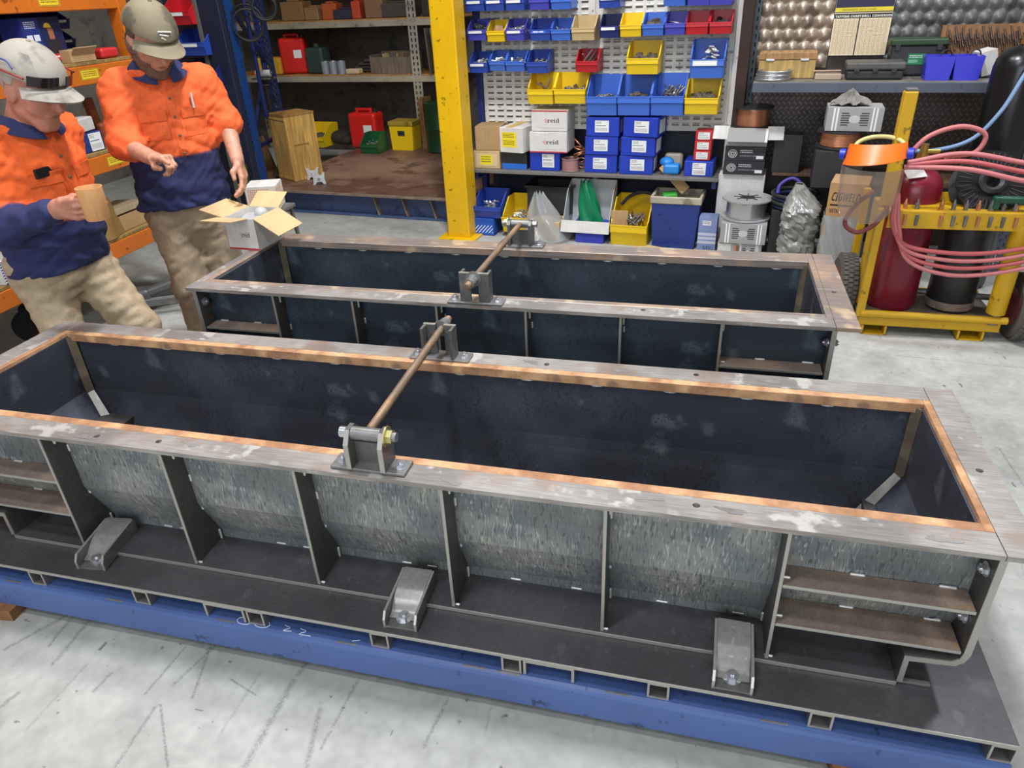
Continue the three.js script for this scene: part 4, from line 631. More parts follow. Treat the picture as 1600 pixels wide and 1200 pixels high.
// ---------------------------------------------------------------- gas cart
const yel = paint([226, 178, 20], { roughness: .5 });
const cart = thing('gas_cart', 'yellow two-wheeled steel gas cart with nozzle tray', 'cart', [1.36, 0, -2.6]); cart.off = V(1.36, 0, -2.6);
part(cart, 'front_rail', bar([1.03, .118, -2.43], [1.70, .118, -2.43], .019), yel); part(cart, 'lower_rail', rb2(1.03, 1.685, .048, .094, -2.46, -2.44, .004), yel); part(cart, 'rear_rail', rb2(1.03, 1.685, .05, .12, -2.84, -2.82, .004), yel);
part(cart, 'deck', rb2(1.03, 1.685, .088, .096, -2.84, -2.45, .002), std({ color: C(150, 142, 128), map: T.grime, roughness: .6 }));
for (const [x] of [[1.11], [1.56]]) part(cart, 'floor_skid', [rb2(x - .06, x - .05, 0, .05, -2.8, -2.43, .001), rb2(x + .05, x + .06, 0, .05, -2.8, -2.43, .001), rb2(x - .06, x + .06, 0, .006, -2.8, -2.43, .001)], yel);
for (const z of [-2.44, -2.83]) part(cart, 'post', rb2(1.012, 1.048, .1, .66, z - .018, z + .018, .004), yel);
part(cart, 'handle_pole', [rb2(1.030, 1.088, .66, 1.18, -2.53, -2.472, .008), rb2(1.03, 1.088, .1, .66, -2.66, -2.602, .008)], yel); part(cart, 'pole_cap', rb2(1.034, 1.084, 1.18, 1.192, -2.526, -2.476, .003), M.steelDk);
part(cart, 'thick_tube', bar([1.646, .15, -2.45], [1.646, .60, -2.45], .042, 20), yel); part(cart, 'tube_foot', bar([1.646, .09, -2.45], [1.646, .15, -2.45], .026, 16), M.rust);
const tray = part(cart, 'nozzle_tray', [rb2(1.06, 1.95, .572, .655, -2.425, -2.417, .002), rb2(1.06, 1.95, .65, .658, -2.62, -2.42, .002), rb2(1.06, 1.95, .658, .70, -2.62, -2.614, .002)], yel);
for (let i = 0; i < 12; i++) if (i !== 2) { const m = i % 3 ? M.steelDk : M.copper; part(tray, 'nozzle_tip', [cyl(.010, .010, .03, 1.13 + i * .052, .672, -2.45, 0, 0, 0, 10), cyl(.007, .004, .02, 1.13 + i * .052, .696, -2.45, 0, 0, 0, 8)], m); part(tray, 'nozzle_shank', cyl(.007, .009, .05, 1.13 + i * .052, .615, -2.412, 0, 0, 0, 8), m); }
part(cart, 'axle', bar([1.0, .16, -2.72], [1.78, .16, -2.62], .016), M.steelDk);
function cartWheel(x, z, R) {
  const w = part(cart, 'wheel', lathe([[R * .55, -.04], [R * .86, -.048], [R * .98, -.036], [R, -.012], [R, .012], [R * .98, .036], [R * .86, .048], [R * .55, .04], [R * .55, -.04]], 36).rotateZ(PI / 2).translate(x, R, z), std({ color: C(112, 106, 98), map: T.grime, roughness: .85 }));
  const tr = []; for (let i = 0; i < 40; i++) for (const k of [-1, 0, 1]) { const a = (i + (k ? .5 : 0)) / 40 * 2 * PI; tr.push(bx(.02, .006, R * .11, x + k * .025, R + Math.cos(a) * (R + .001), z + Math.sin(a) * (R + .001), a)); }
  part(w, 'tread_blocks', tr, std({ color: C(92, 88, 82), roughness: .9 }), { stuff: true });
  part(w, 'rim', lathe([[.0, -.03], [R * .3, -.03], [R * .5, -.042], [R * .57, -.042], [R * .57, .042], [R * .5, .042], [R * .3, .03], [0, .03]], 28).rotateZ(PI / 2).translate(x, R, z), std({ color: C(140, 44, 40), map: T.paint, roughness: .5 }));
}
cartWheel(1.775, -2.52, .165); cartWheel(.985, -2.72, .165);
gasCylinder('fat maroon acetylene cylinder standing in the yellow cart', 1.205, .097, -2.64, .122, .72, std({ color: C(158, 36, 58), map: T.grime, roughness: .32 }));
gasCylinder('black scuffed gas cylinder with rusty foot in the yellow cart', 1.49, .097, -2.64, .112, .55, std({ color: C(58, 57, 58), map: T.grime, roughness: .4 }), 0, true, true);
solo('cylinder_label', 'white paper tag lying on the maroon cylinder shoulder', 'label', bx(.09, .002, .06, 0, 0, 0, .5, .3, .1), M.white, [1.17, .80, -2.56]);
{ const t = thing('cable_reel', 'black ribbed reel lying tilted on the nozzle tray', 'reel', [1.50, .665, -2.52]); const q = (g) => g.rotateX(1.0).translate(0, .1, -.03);
  part(t, 'reel_disc', q(lathe([[.05, -.008], [.15, -.008], [.152, .006], [.05, .006], [.05, -.008]], 40)), M.blackGloss); part(t, 'rear_disc', q(lathe([[.05, -.07], [.14, -.07], [.142, -.06], [.05, -.06], [.05, -.07]], 40).translate(-.02, 0, 0)), M.black); part(t, 'reel_hub', q(lathe([[.03, -.07], [.06, -.07], [.06, .02], [.045, .03], [.03, .02], [.03, -.07]], 28)), M.black);
  part(t, 'ribs', Array.from({ length: 36 }, (_, i) => q(bx(.055, .004, .003, .115 * Math.cos(i * PI / 18), .007, .115 * Math.sin(i * PI / 18), 0, -i * PI / 18))), std({ color: C(64, 64, 66), roughness: .4 })); }
{ const t = thing('flow_regulator', 'small green regulator body at the tray edge before the reel', 'regulator', [1.56, .66, -2.455]); const gm = std({ color: C(28, 78, 58), roughness: .35 }); part(t, 'regulator_body', [rb(.11, .03, .04, .01, 0, .05, 0, 0, 0, 0, 2), rb(.03, .06, .04, .008, -.05, .035, 0), cyl(.02, .02, .05, .06, .045, 0, 0, 0, PI / 2)], gm); part(t, 'pins', [cyl(.006, .006, .05, -.06, .025, .01), cyl(.006, .006, .05, .03, .025, .01)], M.steel); }
// hoses on the cart
const hoseR = std({ color: C(176, 84, 86), roughness: .5 }), hoseP = std({ color: C(190, 112, 112), roughness: .5 });
[[[1.09, .88, -2.42], [1.3, .93, -2.38], [1.6, .89, -2.36], [2.0, .90, -2.36]], [[1.09, .87, -2.42], [1.3, .90, -2.36], [1.6, .855, -2.34], [2.0, .86, -2.33]], [[1.08, .86, -2.42], [1.32, .87, -2.34], [1.6, .82, -2.32], [2.0, .83, -2.30]]].forEach((p, i) => solo('gas_hose', ['uppermost', 'middle', 'lowest'][i] + ' pinkish gas hose running level from the cart pole', 'hose', tube(p, .011, 50, 8), i % 2 ? hoseR : hoseP, [0, 0, 0], 0, 'gas hoses on the cart'));
solo('gas_hose', 'pinkish hose loop arching above the maroon cylinder', 'hose', tube([[1.09, .90, -2.45], [1.16, .99, -2.45], [1.3, 1.03, -2.47], [1.40, .99, -2.48], [1.38, .92, -2.48], [1.25, .90, -2.46]], .011, 50, 8), hoseP, [0, 0, 0], 0, 'gas hoses on the cart');
[0, 1, 2, 3].forEach((i) => solo('gas_hose', ['first', 'second', 'third', 'fourth'][i] + ' from the top of four hoses sagging below the nozzle tray', 'hose', tube([[1.075, .74, -2.40], [1.07 + .012 * i, .62 - .01 * i, -2.385], [1.14 + .01 * i, .51 - .025 * i, -2.375], [1.34, .475 - .035 * i, -2.365], [1.55, .49 - .035 * i, -2.36], [1.75, .555 - .03 * i, -2.35], [1.95, .68, -2.35]], .0105, 60, 8), i % 2 ? hoseP : hoseR, [0, 0, 0], 0, 'gas hoses on the cart'));
solo('gas_hose', 'dark red hose loop hanging behind the face shield', 'hose', tube([[.98, .74, -2.45], [.90, .66, -2.44], [.875, .58, -2.43], [.93, .545, -2.42], [1.0, .58, -2.42], [1.05, .67, -2.43]], .011, 40, 8), std({ color: C(120, 50, 56), roughness: .5 }), [0, 0, 0], 0, 'gas hoses on the cart');
{ const t = thing('face_shield', 'orange-browed clear face shield hung on the cart pole', 'face shield', [.95, .63, -2.40], -.35); t.scale.setScalar(1.22);
  part(t, 'brow_guard', sheet((u, v) => { const a = lerp(-1.25, 1.25, u); return [Math.sin(a) * (.115 - .012 * v), .275 - .075 * (1 - v) * (1 - .3 * u) + .02 * u, Math.cos(a) * (.125 - .05 * v)]; }, 22, 6, .004), plastic([240, 112, 24]));
  part(t, 'clear_visor', sheet((u, v) => { const a = lerp(-1.2, 1.2, u), k = Math.sqrt(Math.max(0.02, 1 - Math.pow(Math.abs(u - .5) * 2, 3) * v * .8)); return [Math.sin(a) * .116, .2 - .2 * v * k, Math.cos(a) * .128 - .02 * v]; }, 24, 12, .0015), phy({ color: C(232, 224, 214), roughness: .12, transmission: .9, thickness: 0, ior: 1.45 }));
  for (const [x, y] of [[.115, .255], [-.115, .235]]) part(t, 'side_knob', cyl(.02, .02, .02, x, y, .03, 0, 0, PI / 2), plastic([40, 60, 190])); part(t, 'head_band', tor(.085, .008, 0, .26, -.02, PI / 2 + .3, 0, 0, 30, 6), std({ color: C(206, 196, 130), roughness: .5 })); }
// ---------------------------------------------------------------- bench and the shelving behind it
const toB = (x, y, z) => V(x, y, z).sub(BO).applyAxisAngle(V(0, 1, 0), -BANG);
{ const t = thingB('steel_bench', 'low wide rusty steel bench top on a scraped blue beam', 'bench', [-2.63, 0, -.95]);
  part(t, 'bench_top', rb(2.03, .018, 1.94, .003, 0, .2, 0), std({ map: T.rustplate, roughness: .55, metalness: .2 })); part(t, 'top_edge', rb(2.03, .022, .012, .002, 0, .198, .972), M.rust);
  const ib = (z) => [rb(1.98, .014, .12, .002, 0, .184, z), rb(1.98, .014, .12, .002, 0, .007, z), rb(1.98, .165, .012, .002, 0, .095, z)];
  part(t, 'front_beam', ib(.86), std({ color: C(96, 122, 176), map: T.grime, roughness: .55 })); part(t, 'rear_beam', ib(-.8), std({ color: C(96, 122, 176), map: T.grime, roughness: .55 }));
  for (const x of [.15, .42, .68]) part(t, 'web_gusset', bx(.012, .16, .05, x, .095, .89, 0, 0, .25), M.rust); }
{ const t = thingB('shelf_rack', 'cream perforated-post shelving with timber shelves behind the bench', 'rack', [-3.9, 0, -2.3]); const cream = std({ color: C(190, 182, 164), map: T.grime, roughness: .6 });
  for (const [u, w] of [[.96, .36], [-1.5, .36], [.96, -.3], [-1.5, -.3]]) { const s = []; for (let y = .25; y < 2.5; y += .055) for (const k of [-.022, .022]) s.push([u + k - .008, u + k + .008, y - .016, y + .016]); part(t, 'perforated_post', [slotted(u - .05, u + .05, 0, 2.6, w - .004, w + .004, s), rb2(u - .05, u - .042, 0, 2.6, w - .06, w - .004, .001)], cream); }
  for (const y of [.905, 1.425, 1.95]) { part(t, 'timber_shelf', rb2(-1.5, 1.42, y, y + .018, -.3, .35, .002), std({ color: C(206, 156, 96), map: T.wood, roughness: .65 })); part(t, 'shelf_beam', rb2(-1.5, 1.42, y - .055, y + .004, .351, .366, .003), cream); }
  part(t, 'back_board', rb2(-1.7, 1.5, 0, 2.6, -.36, -.34, .002), std({ color: C(112, 106, 98), map: T.grime, roughness: .8 })); }
const bs = (name, label, cat, geos, mat, u, y, w, turn) => soloB(name, label, cat, geos, mat, [u, y, w], turn);
function jerry(label, u, y, w, h, wd, mat, turn = 0) { const t = thingB('jerry_can', label, 'jerry can', [u, y, w], turn); part(t, 'can_body', rb(wd, h * .9, wd * .62, .035, 0, h * .45, 0, 0, 0, 0, 3), mat); part(t, 'grip', [rb(.03, .05, .035, .01, -wd * .28, h * .92, 0), rb(wd * .62, .03, .035, .012, -.01, h * .965, 0), rb(.03, .05, .035, .01, wd * .22, h * .92, 0)], mat); part(t, 'cap', cyl(.026, .026, .035, wd * .38, h * .92, 0, 0, 0, -.5), M.black); part(t, 'sticker', decal(wd * .3, h * .2, wd * .2, h * .5, wd * .311), K.label, { keepuv: true }); return t; }
const redP = std({ color: C(206, 34, 26), roughness: .38 });
jerry('red jerry can standing on the bench before the shelving', -3.54, .21, -1.82, .40, .33, redP);
jerry('tall red can on the middle shelf behind the blue frame', -4.49, .924, -2.1, .40, .29, redP, .3);
bs('green_container', 'dark green container beside the tall red can', 'container', [rb(.22, .26, .18, .03, 0, .13, 0, 0, 0, 0, 2), cyl(.03, .03, .04, 0, .275, 0)], std({ color: C(48, 66, 60), roughness: .45 }), -4.2, .924, -2.1);
[0, 1, 2].forEach((i) => { const t = thingB('paint_tin', ['first', 'second', 'third'][i] + ' of three small grey tins on the middle shelf', 'tin', [-4.07 + i * .1, .924, -2.02], 0, 'small grey tins'); part(t, 'tin_body', lathe([[0, 0], [.045, 0], [.045, .125], [.04, .125], [.04, .12], [0, .12]], 20), std({ color: C(150, 156, 164), roughness: .4, metalness: .3 })); part(t, 'rim', tor(.044, .003, 0, .125, 0, PI / 2), M.zinc); });
bs('sponge_block', 'pale block lying by the grey tins', 'block', rb(.16, .05, .1, .012, 0, .025, 0), std({ color: C(196, 180, 140), roughness: .8 }), -3.72, .924, -2.02);
bs('folded_sheets', 'dark folded sheets piled on the middle shelf', 'sheets', [0, 1, 2, 3].map((i) => rb(.42 - .04 * i, .03, .26, .01, .03 * i, .02 + .033 * i, 0, 0, .1 * i)), std({ color: C(70, 66, 60), map: T.grime, roughness: .8 }), -3.62, .924, -2.25);
{ const t = thingB('wooden_crate', 'grey wooden open crate at the shelf post', 'crate', [-3.25, .924, -2.1]); const wm = std({ color: C(136, 122, 104), map: T.wood, roughness: .8 }); part(t, 'crate_sides', [box2(-.23, .23, 0, .16, .12, .132), box2(-.23, .23, 0, .2, -.132, -.12), box2(-.24, -.228, 0, .18, -.13, .13), box2(.228, .24, 0, .18, -.13, .13), box2(-.23, .23, 0, .012, -.12, .12)], wm); part(t, 'papers', [bx(.004, .12, .2, -.1, .13, 0, 0, .2, .3), bx(.004, .12, .2, .05, .13, 0, 0, .1, -.2)], M.cardLt); }
bin(-4.33, -4.03, .21, .22, .34, 'yellow', 'yellow open bin at the back of the rusty bench', 'lumps', 'dark lumps in the yellow bench bin', { w: -1.85, group: 'bins on the bench' });
bin(-3.44, -3.24, .21, .19, .24, plastic([30, 92, 52]), 'small green bin beside the red jerry can', 'nuts', 'steel ball and rings in the small green bin', { w: -1.58, group: 'bins on the bench' });
{ const t = thingB('yellow_tub', 'yellow tub with a pocket handle between green bin and shelf post', 'tub', [-3.07, .21, -1.8]); part(t, 'tub_body', prism([[-.12, 0], [.12, 0], [.135, .25], [-.135, .25]], 'z', -.1, .1), K.yellow); part(t, 'tub_rim', rb(.285, .045, .22, .008, 0, .265, 0), std({ color: C(214, 186, 70), map: T.grime, roughness: .5 })); part(t, 'pocket', rb(.08, .05, .01, .004, .0, .17, .1), M.black); }
bs('green_drum', 'dark green drum behind the yellow post', 'drum', lathe([[0, 0], [.16, 0], [.17, .01], [.165, .02], [.165, .22], [.172, .235], [.165, .25], [.165, .46], [.17, .475], [.15, .48], [0, .47]], 28), std({ color: C(30, 84, 56), map: T.grime, roughness: .4 }), -2.62, .21, -1.75);
bs('plywood_sheet', 'plywood strip standing beside the shelf post', 'plywood', bx(.05, .5, .2, 0, .25, 0, 0, 0, .03), M.timber, -2.84, .212, -1.86);
bs('dark_boot', 'dark bundle lying beside the red jerry can', 'bundle', [sph(.11, 0, .08, 0, 1.1, .7, .9), sph(.08, .1, .06, .03, 1, .7, 1)], std({ color: C(52, 44, 38), roughness: .8 }), -3.93, .21, -1.9);
[['orange_pack', 'small orange packs on the top shelf', C(206, 96, 34), -3.92, .17, .15], ['dark_blue_box', 'dark blue flat case on the top shelf', C(44, 44, 74), -3.72, .3, .09], ['orange_funnel', 'orange cone-shaped pack on the top shelf', C(220, 80, 40), -3.60, .1, .16], ['brown_bag', 'brown paper bag on the top shelf', C(150, 118, 84), -3.38, .22, .17], ['label_tray', 'dark tray with chalky lettering on the top shelf near the post', C(80, 72, 62), -3.12, .36, .13], ['brown_carton', 'brown carton at the far end of the top shelf', C(160, 120, 76), -4.36, .28, .18], ['tan_carton', 'tan low carton on the top shelf beside the orange packs', C(176, 140, 96), -4.12, .18, .12], ['dark_case', 'dark case behind the yellow post on the top shelf', C(60, 54, 48), -2.7, .3, .16]].forEach(([n, l, c, u, w, h]) => bs(n, l, 'package', [rb(w * .96, h, .2, .012, 0, h / 2, 0, 0, 0, 0, 2), rb(w * .5, .02, .12, .006, 0, h + .008, 0)], std({ color: c, map: T.grime, roughness: .6 }), u, 1.444, -2.08, rr(-.2, .2)));
[0, 1, 2, 3].forEach((i) => bs('steel_sheet', ['first', 'second', 'third', 'fourth'][i] + ' of four upright sheets filed behind the yellow post', 'sheet', bx(.012, .42, .4, 0, .21, 0, 0, 0, .06 + .02 * i), i % 2 ? M.rust : M.khaki, -2.78 + .065 * i, .925, -2.1));
{ const t = thingB('timber_box', 'tall pale timber box standing on the rusty bench', 'box', [-3.47, .21, -.44], -.42); const pm = std({ color: C(240, 196, 112), map: T.wood, roughness: .55 }); part(t, 'box_shell', rb(.27, .55, .30, .004, 0, .275, 0), pm); part(t, 'box_top', rb(.276, .02, .306, .003, 0, .558, 0), std({ color: C(196, 150, 80), map: T.wood, roughness: .6 }));
  part(t, 'stencil', decal(.16, .03, .1362, .30, .02, 0, PI / 2, 0), lines(128, 32, '#c79a4c', (g) => { smallPrint(g, 4, 6, 120, 24, 1, '#6b4a18'); }), { keepuv: true }); for (const y of [.02, .53]) part(t, 'batten', rb(.272, .02, .004, .001, 0, y, .152), pm); }
[[-3.30, -.38, 'bobbin-shaped bright clamp nearest the timber box'], [-3.13, -.22, 'bobbin-shaped bright clamp farther from the timber box']].forEach(([u, w, l]) => { const t = thingB('pipe_clamp', l, 'clamp', [u, .21, w], .5, 'bright clamps on the bench'); part(t, 'saddle', prism([[-.055, -.048], [-.036, -.048], [-.02, -.026], [.02, -.026], [.036, -.048], [.055, -.048], [.047, 0], [.055, .048], [.036, .048], [.02, .026], [-.02, .026], [-.036, .048], [-.055, .048], [-.047, 0]].map(([a, b]) => [a, b + .048]), 'z', -.02, .02), std({ color: C(222, 226, 228), roughness: .4, metalness: .2 })); part(t, 'boss', cyl(.014, .014, .05, 0, .048, 0, PI / 2), M.zinc); });
// blue rack frame at the bench corner with things hung on it
{ const t = thingB('rack_frame', 'blue perforated rack frame standing at the bench corner', 'rack frame', [-3.70, .21, -.12]); const bm = paint([28, 86, 168]), dm = paint([34, 50, 110]);
  for (const [x, z, m] of [[0, 0, bm], [-.17, -.63, dm]]) { const s = []; for (let y = .06; y < 2.2; y += .05) for (const k of [-.02, .02]) s.push([x + k - .007, x + k + .007, y - .012, y + .012]); part(t, 'perforated_post', [slotted(x - .045, x + .045, 0, 2.3, z - .004, z + .004, s), rb2(x - .045, x - .037, 0, 2.3, z - .07, z - .004, .001), rb2(x + .037, x + .045, 0, 2.3, z - .07, z - .004, .001)], m); }
  part(t, 'brace', [flat([-.01, .35, -.05], [-.16, .95, -.62], .03, .03), flat([-.16, .95, -.62], [-.01, 1.5, -.05], .03, .03), flat([0, .3, -.04], [-.17, .3, -.62], .03, .03)], dm);
  for (const y of [.28, .98]) part(t, 'safety_clip', rb(.03, .13, .012, .004, -.05, y, .012), std({ color: C(232, 150, 40), roughness: .4 })); }
{ const t = thingB('pipe_stand', 'black pipe stand with a small tray behind the blue frame', 'stand', [-3.735, .21, -.52]); part(t, 'pole', bar([0, 0, 0], [0, .82, 0], .022, 16), M.black); part(t, 'base', cyl(.1, .08, .02, 0, .01, 0), M.black); part(t, 'tray', [rb(.18, .012, .14, .004, 0, .835, 0), tor(.025, .008, 0, .78, 0, PI / 2)], M.steelDk);
  const b = thingB('spray_bottle', 'white bottle with red tip lying on the pipe stand tray', 'bottle', [-3.735, 1.052, -.52]); part(b, 'bottle_body', cyl(.03, .03, .13, 0, .032, 0, 0, .3, PI / 2, 16), M.white); part(b, 'tip', cyl(.012, .006, .04, -.085, .032, .025, 0, .3, PI / 2, 10), redP); }
[[-3.55, 1.5, -.2, .13], [-3.40, 1.62, -.25, .1]].forEach(([u, y, w, r], i) => soloB('cable_loop', ['larger', 'smaller'][i] + ' black cable loop hung at the blue frame', 'cable', [tor(r, .009, 0, 0, 0, 0, .4, 0, 36, 7), tor(r * .9, .009, .02, -.02, .02, 0, .6, 0, 36, 7)], M.black, [u, y, w]));
soloB('hanging_strap', 'dark blue strap hanging beside the black loops', 'strap', [bar([0, -.34, 0], [0, .85, 0], .018), rb(.04, .05, .03, .006, 0, -.34, 0)], paint([34, 50, 120]), [-3.62, 1.12, -.3]);
soloB('chain_hoist', 'thin dark chain with a hook hanging above the timber box', 'chain', [...Array.from({ length: 30 }, (_, i) => tor(.014, .0045, 0, -.42 + i * .026, 0, 0, i % 2 ? PI / 2 : 0, 0, 10, 5)), tor(.03, .009, 0, -.465, 0, 0, 0, 2, 18, 6, 4.6)], M.black, [-3.44, 1.33, -.25]);
soloB('yellow_jack', 'yellow tool case behind the blue frame posts', 'case', rb(.3, .17, .2, .02, 0, .085, 0, 0, 0, 0, 2), std({ color: C(214, 164, 40), roughness: .5 }), [-4.75, .925, -2.05]);
soloB('timber_offcuts', 'leaning timber offcuts behind the blue frame', 'offcuts', [bx(.1, .5, .03, 0, .25, 0, -.1, 0, .35), bx(.06, .42, .03, .16, .21, .05, -.1, .3, -.2), bx(.2, .2, .18, .05, .1, .1, 0, .3, 0)], M.timber, [-4.05, .0, -.75]);
// dark frame and bins beyond the racking
{ const t = thingB('locker_frame', 'dark navy frame panel between orange racking and blue frame', 'panel', [-3.06, 0, .78]); part(t, 'panel_sheet', rb(.18, 2.4, .05, .006, 0, 1.2, 0), K.navyPanel); part(t, 'edge_strip', rb(.03, 2.4, .06, .004, -.095, 1.2, .006), std({ color: C(120, 122, 116), map: T.grime, roughness: .6 }));
  const g = thingB('green_pole', 'green painted pole leaning against the dark frame', 'pole', [-2.99, 0, .9]); part(g, 'pole', bar([.02, 0, .02], [-.0, .62, -.02], .028), std({ color: C(70, 96, 40), map: T.grime, roughness: .6 })); part(g, 'pole_tip', cyl(.022, .016, .04, 0, .64, -.02), M.black); }
{ const t = thingB('bin_board', 'dark board carrying a column of bins beyond the racking', 'board', [-3.30, 0, .66]); part(t, 'board', rb(.5, 2.3, .02, .003, 0, 1.15, 0), K.navyPanel); }
bin(-3.40, -3.16, 1.53, .16, .2, 'red', 'red bin topping the column behind the khaki cap', null, null, { w: .78, card: 1, group: 'bins beyond the racking' });
bin(-3.34, -3.10, 1.34, .16, .2, 'blue', 'blue bin in the column behind the khaki cap', null, null, { w: .78, card: 1, group: 'bins beyond the racking' });
bin(-3.30, -3.06, 1.15, .16, .2, 'navy', 'navy bin lowest in the column by the orange shoulder', null, null, { w: .78, group: 'bins beyond the racking' });

// ---------------------------------------------------------------- orange pallet racking
const orange = paint([226, 120, 28]), RX = -3.0;
const pr = thing('pallet_rack', 'orange-beamed pallet racking along the side wall', 'rack', [-3.35, 0, -1.4]); pr.off = V(-3.35, 0, -1.4);
for (const y of [.405, .862, 1.302, 1.648]) { const bm = part(pr, 'orange_beam', rb2(RX - .05, RX, y, y + .092, -2.46, 1.2, .006), orange); part(pr, 'rear_beam', rb2(-3.72, -3.67, y, y + .092, -2.46, 1.2, .006), orange); part(pr, 'timber_deck', rb2(-3.72, RX - .004, y + .093, y + .110, -2.46, 1.2, .002), std({ color: C(176, 146, 84), map: T.wood, roughness: .7 }));
  for (const z of [-1.66, -2.02]) if (y !== .405 || z > -1.8) part(bm, 'load_tag', decal(.13, .05, RX + .0012, y + .05, z - (y > 1.6 ? -.02 : .1), 0, PI / 2), P.beam, { keepuv: true }); }
for (const [z, m] of [[-2.49, orange], [1.2, orange]]) for (const x of [-3.03, -3.70]) part(pr, 'upright', rb2(x - .04, x + .04, 0, 2.4, z - .035, z + .035, .004), x > -3.3 && z < 0 ? orange : K.navyPanel);
part(pr, 'mid_upright', [rb2(-3.70, -3.62, 0, 1.65, -1.9, -1.83, .004)], M.black);
const onRack = (name, label, cat, geos, mat, x, y, z, turn = 0) => solo(name, label, cat, geos, mat, [x, y, z], turn);
{ const pm = lines(256, 256, '#1d2f7c', (g) => { g.fillStyle = '#16204e'; g.fillRect(110, 0, 146, 256); g.fillStyle = '#c43034'; g.fillRect(110, 200, 146, 40); g.fillStyle = '#e2be34'; g.beginPath(); g.arc(165, 55, 24, 3.1, 6.4); g.fill(); g.fillStyle = '#a86a48'; g.fillRect(160, 60, 36, 60); g.fillStyle = '#26262c'; g.fillRect(140, 120, 84, 80); g.fillStyle = '#dfe6f2'; g.fillRect(18, 90, 36, 34); g.fillRect(62, 90, 36, 34); g.fillRect(18, 150, 36, 34); smallPrint(g, 20, 20, 70, 40, 4, '#dfe6f2'); smallPrint(g, 66, 150, 36, 34, 4, '#dfe6f2'); smallPrint(g, 120, 212, 120, 18, 1, '#fff'); });
  const t = thing('display_carton', 'blue and red printed display carton on the upper rack deck', 'box', [-3.12, 1.413, -1.96], .12); part(t, 'box_body', rb(.12, .215, .28, .003, 0, .108, 0), std({ color: C(30, 46, 130), map: T.card })); part(t, 'print', decal(.278, .212, .0612, .108, 0, 0, PI / 2), pm, { keepuv: true }); }
{ const t = thing('open_carton', 'small open brown carton on the upper rack deck', 'box', [-3.07, 1.413, -2.12]); part(t, 'box_body', rb(.13, .06, .17, .003, 0, .03, 0), M.card); part(t, 'flap', bx(.004, .05, .16, .075, .05, 0, 0, 0, -.7), M.card); }
onRack('red_packet', 'red and white packet on the upper rack deck', 'packet', [rb(.09, .05, .13, .015, 0, .026, 0, 0, 0, 0, 2)], std({ color: C(196, 40, 44), roughness: .5 }), -3.06, 1.413, -2.33);
for (let i = 0; i < 3; i++) for (let j = 0; j < 2; j++) { const q = toB(-3.42, 1.46 + j * .1, -2.08 - i * .16); bin(q.x - .07, q.x + .07, q.y, .095, .14, 'navy', (j ? 'upper' : 'lower') + ' row navy bin with white card at the rack rear, ' + ['nearest the display carton', 'middle of three', 'nearest the rack upright'][i], null, null, { w: q.z, turn: PI / 2 - BANG, card: 1, group: 'navy bins at the rack rear' }); }
onRack('bin_riser', 'dark riser board under the navy bins', 'board', rb(.2, .046, .56, .004, 0, .023, 0), K.navyPanel, -3.42, 1.413, -2.2);
onRack('white_carton', 'white packet with orange zigzag on the middle rack deck', 'packet', [rb(.14, .07, .2, .008, 0, .035, 0, 0, .2)], M.white, -3.1, 1.078, -1.99);
{ const t = thing('blue_white_box', 'blue and white box on the middle rack deck', 'box', [-3.11, .973, -2.0], -.1); part(t, 'box_body', rb(.15, .1, .22, .004, 0, .05, 0), std({ color: C(34, 58, 128), map: T.card })); part(t, 'print', decal(.08, .09, .0762, .05, -.06, 0, PI / 2), P.tag, { keepuv: true }); part(t, 'white_side', decal(.05, .09, .0762, .05, .08, 0, PI / 2), K.label, { keepuv: true }); }
onRack('red_shield', 'orange visor and brown handles standing on the middle rack deck', 'visor', [rb(.05, .12, .14, .02, 0, .06, 0, 0, 0, 0, 2), bx(.03, .24, .05, -.1, .12, -.03, .1)], std({ color: C(176, 90, 44), map: T.grime, roughness: .6 }), -3.12, .973, -2.26);
onRack('timber_plank', 'grey brown planks standing on the middle rack deck', 'planks', [bx(.04, .3, .09, 0, .15, 0, 0, 0, .05), bx(.04, .28, .07, -.05, .14, -.16, 0, 0, .03)], std({ color: C(92, 76, 62), map: T.wood, roughness: .8 }), -3.36, .973, -2.05);
{ const t = thing('flat_carton', 'dusty brown carton with lid on the lower rack deck', 'box', [-3.14, .516, -2.15]); part(t, 'box_body', rb(.2, .09, .26, .004, 0, .045, 0), M.card); part(t, 'lid', rb(.21, .035, .27, .004, 0, .112, 0, 0, 0, .06), std({ color: C(186, 164, 128), map: T.card, roughness: .7 })); }
onRack('paper_sack', 'torn brown paper sack slumped over the lower orange beam', 'sack', sheet((u, v) => { const a = u * 2 * PI, r = (.10 + .02 * Math.sin(3 * a)) * (1 - .35 * v); return [Math.cos(a) * r * .6, .2 * v + .012 * Math.sin(5 * a) * v, Math.sin(a) * r]; }, 28, 8, .003), std({ color: C(176, 140, 76), map: T.grime, roughness: .75 }), -3.06, .517, -1.96);
{ const cm = lines(128, 128, '#e8e8ea', (g) => { g.fillStyle = '#26357c'; for (let i = 0; i < 16; i++) for (let j = 0; j < 16; j++) if ((i + j) % 2) g.fillRect(i * 8, j * 8, 8, 8); g.fillStyle = '#d8dade'; g.fillRect(70, 16, 40, 70); smallPrint(g, 74, 24, 32, 50, 5, '#555'); });
  const t = thing('checked_box', 'blue and white checked box on the lower rack deck', 'box', [-3.08, .516, -1.30], .2); part(t, 'box_body', rb(.12, .11, .19, .003, 0, .055, 0), M.white); part(t, 'print', decal(.188, .108, .0612, .055, 0, 0, PI / 2), cm, { keepuv: true }); }
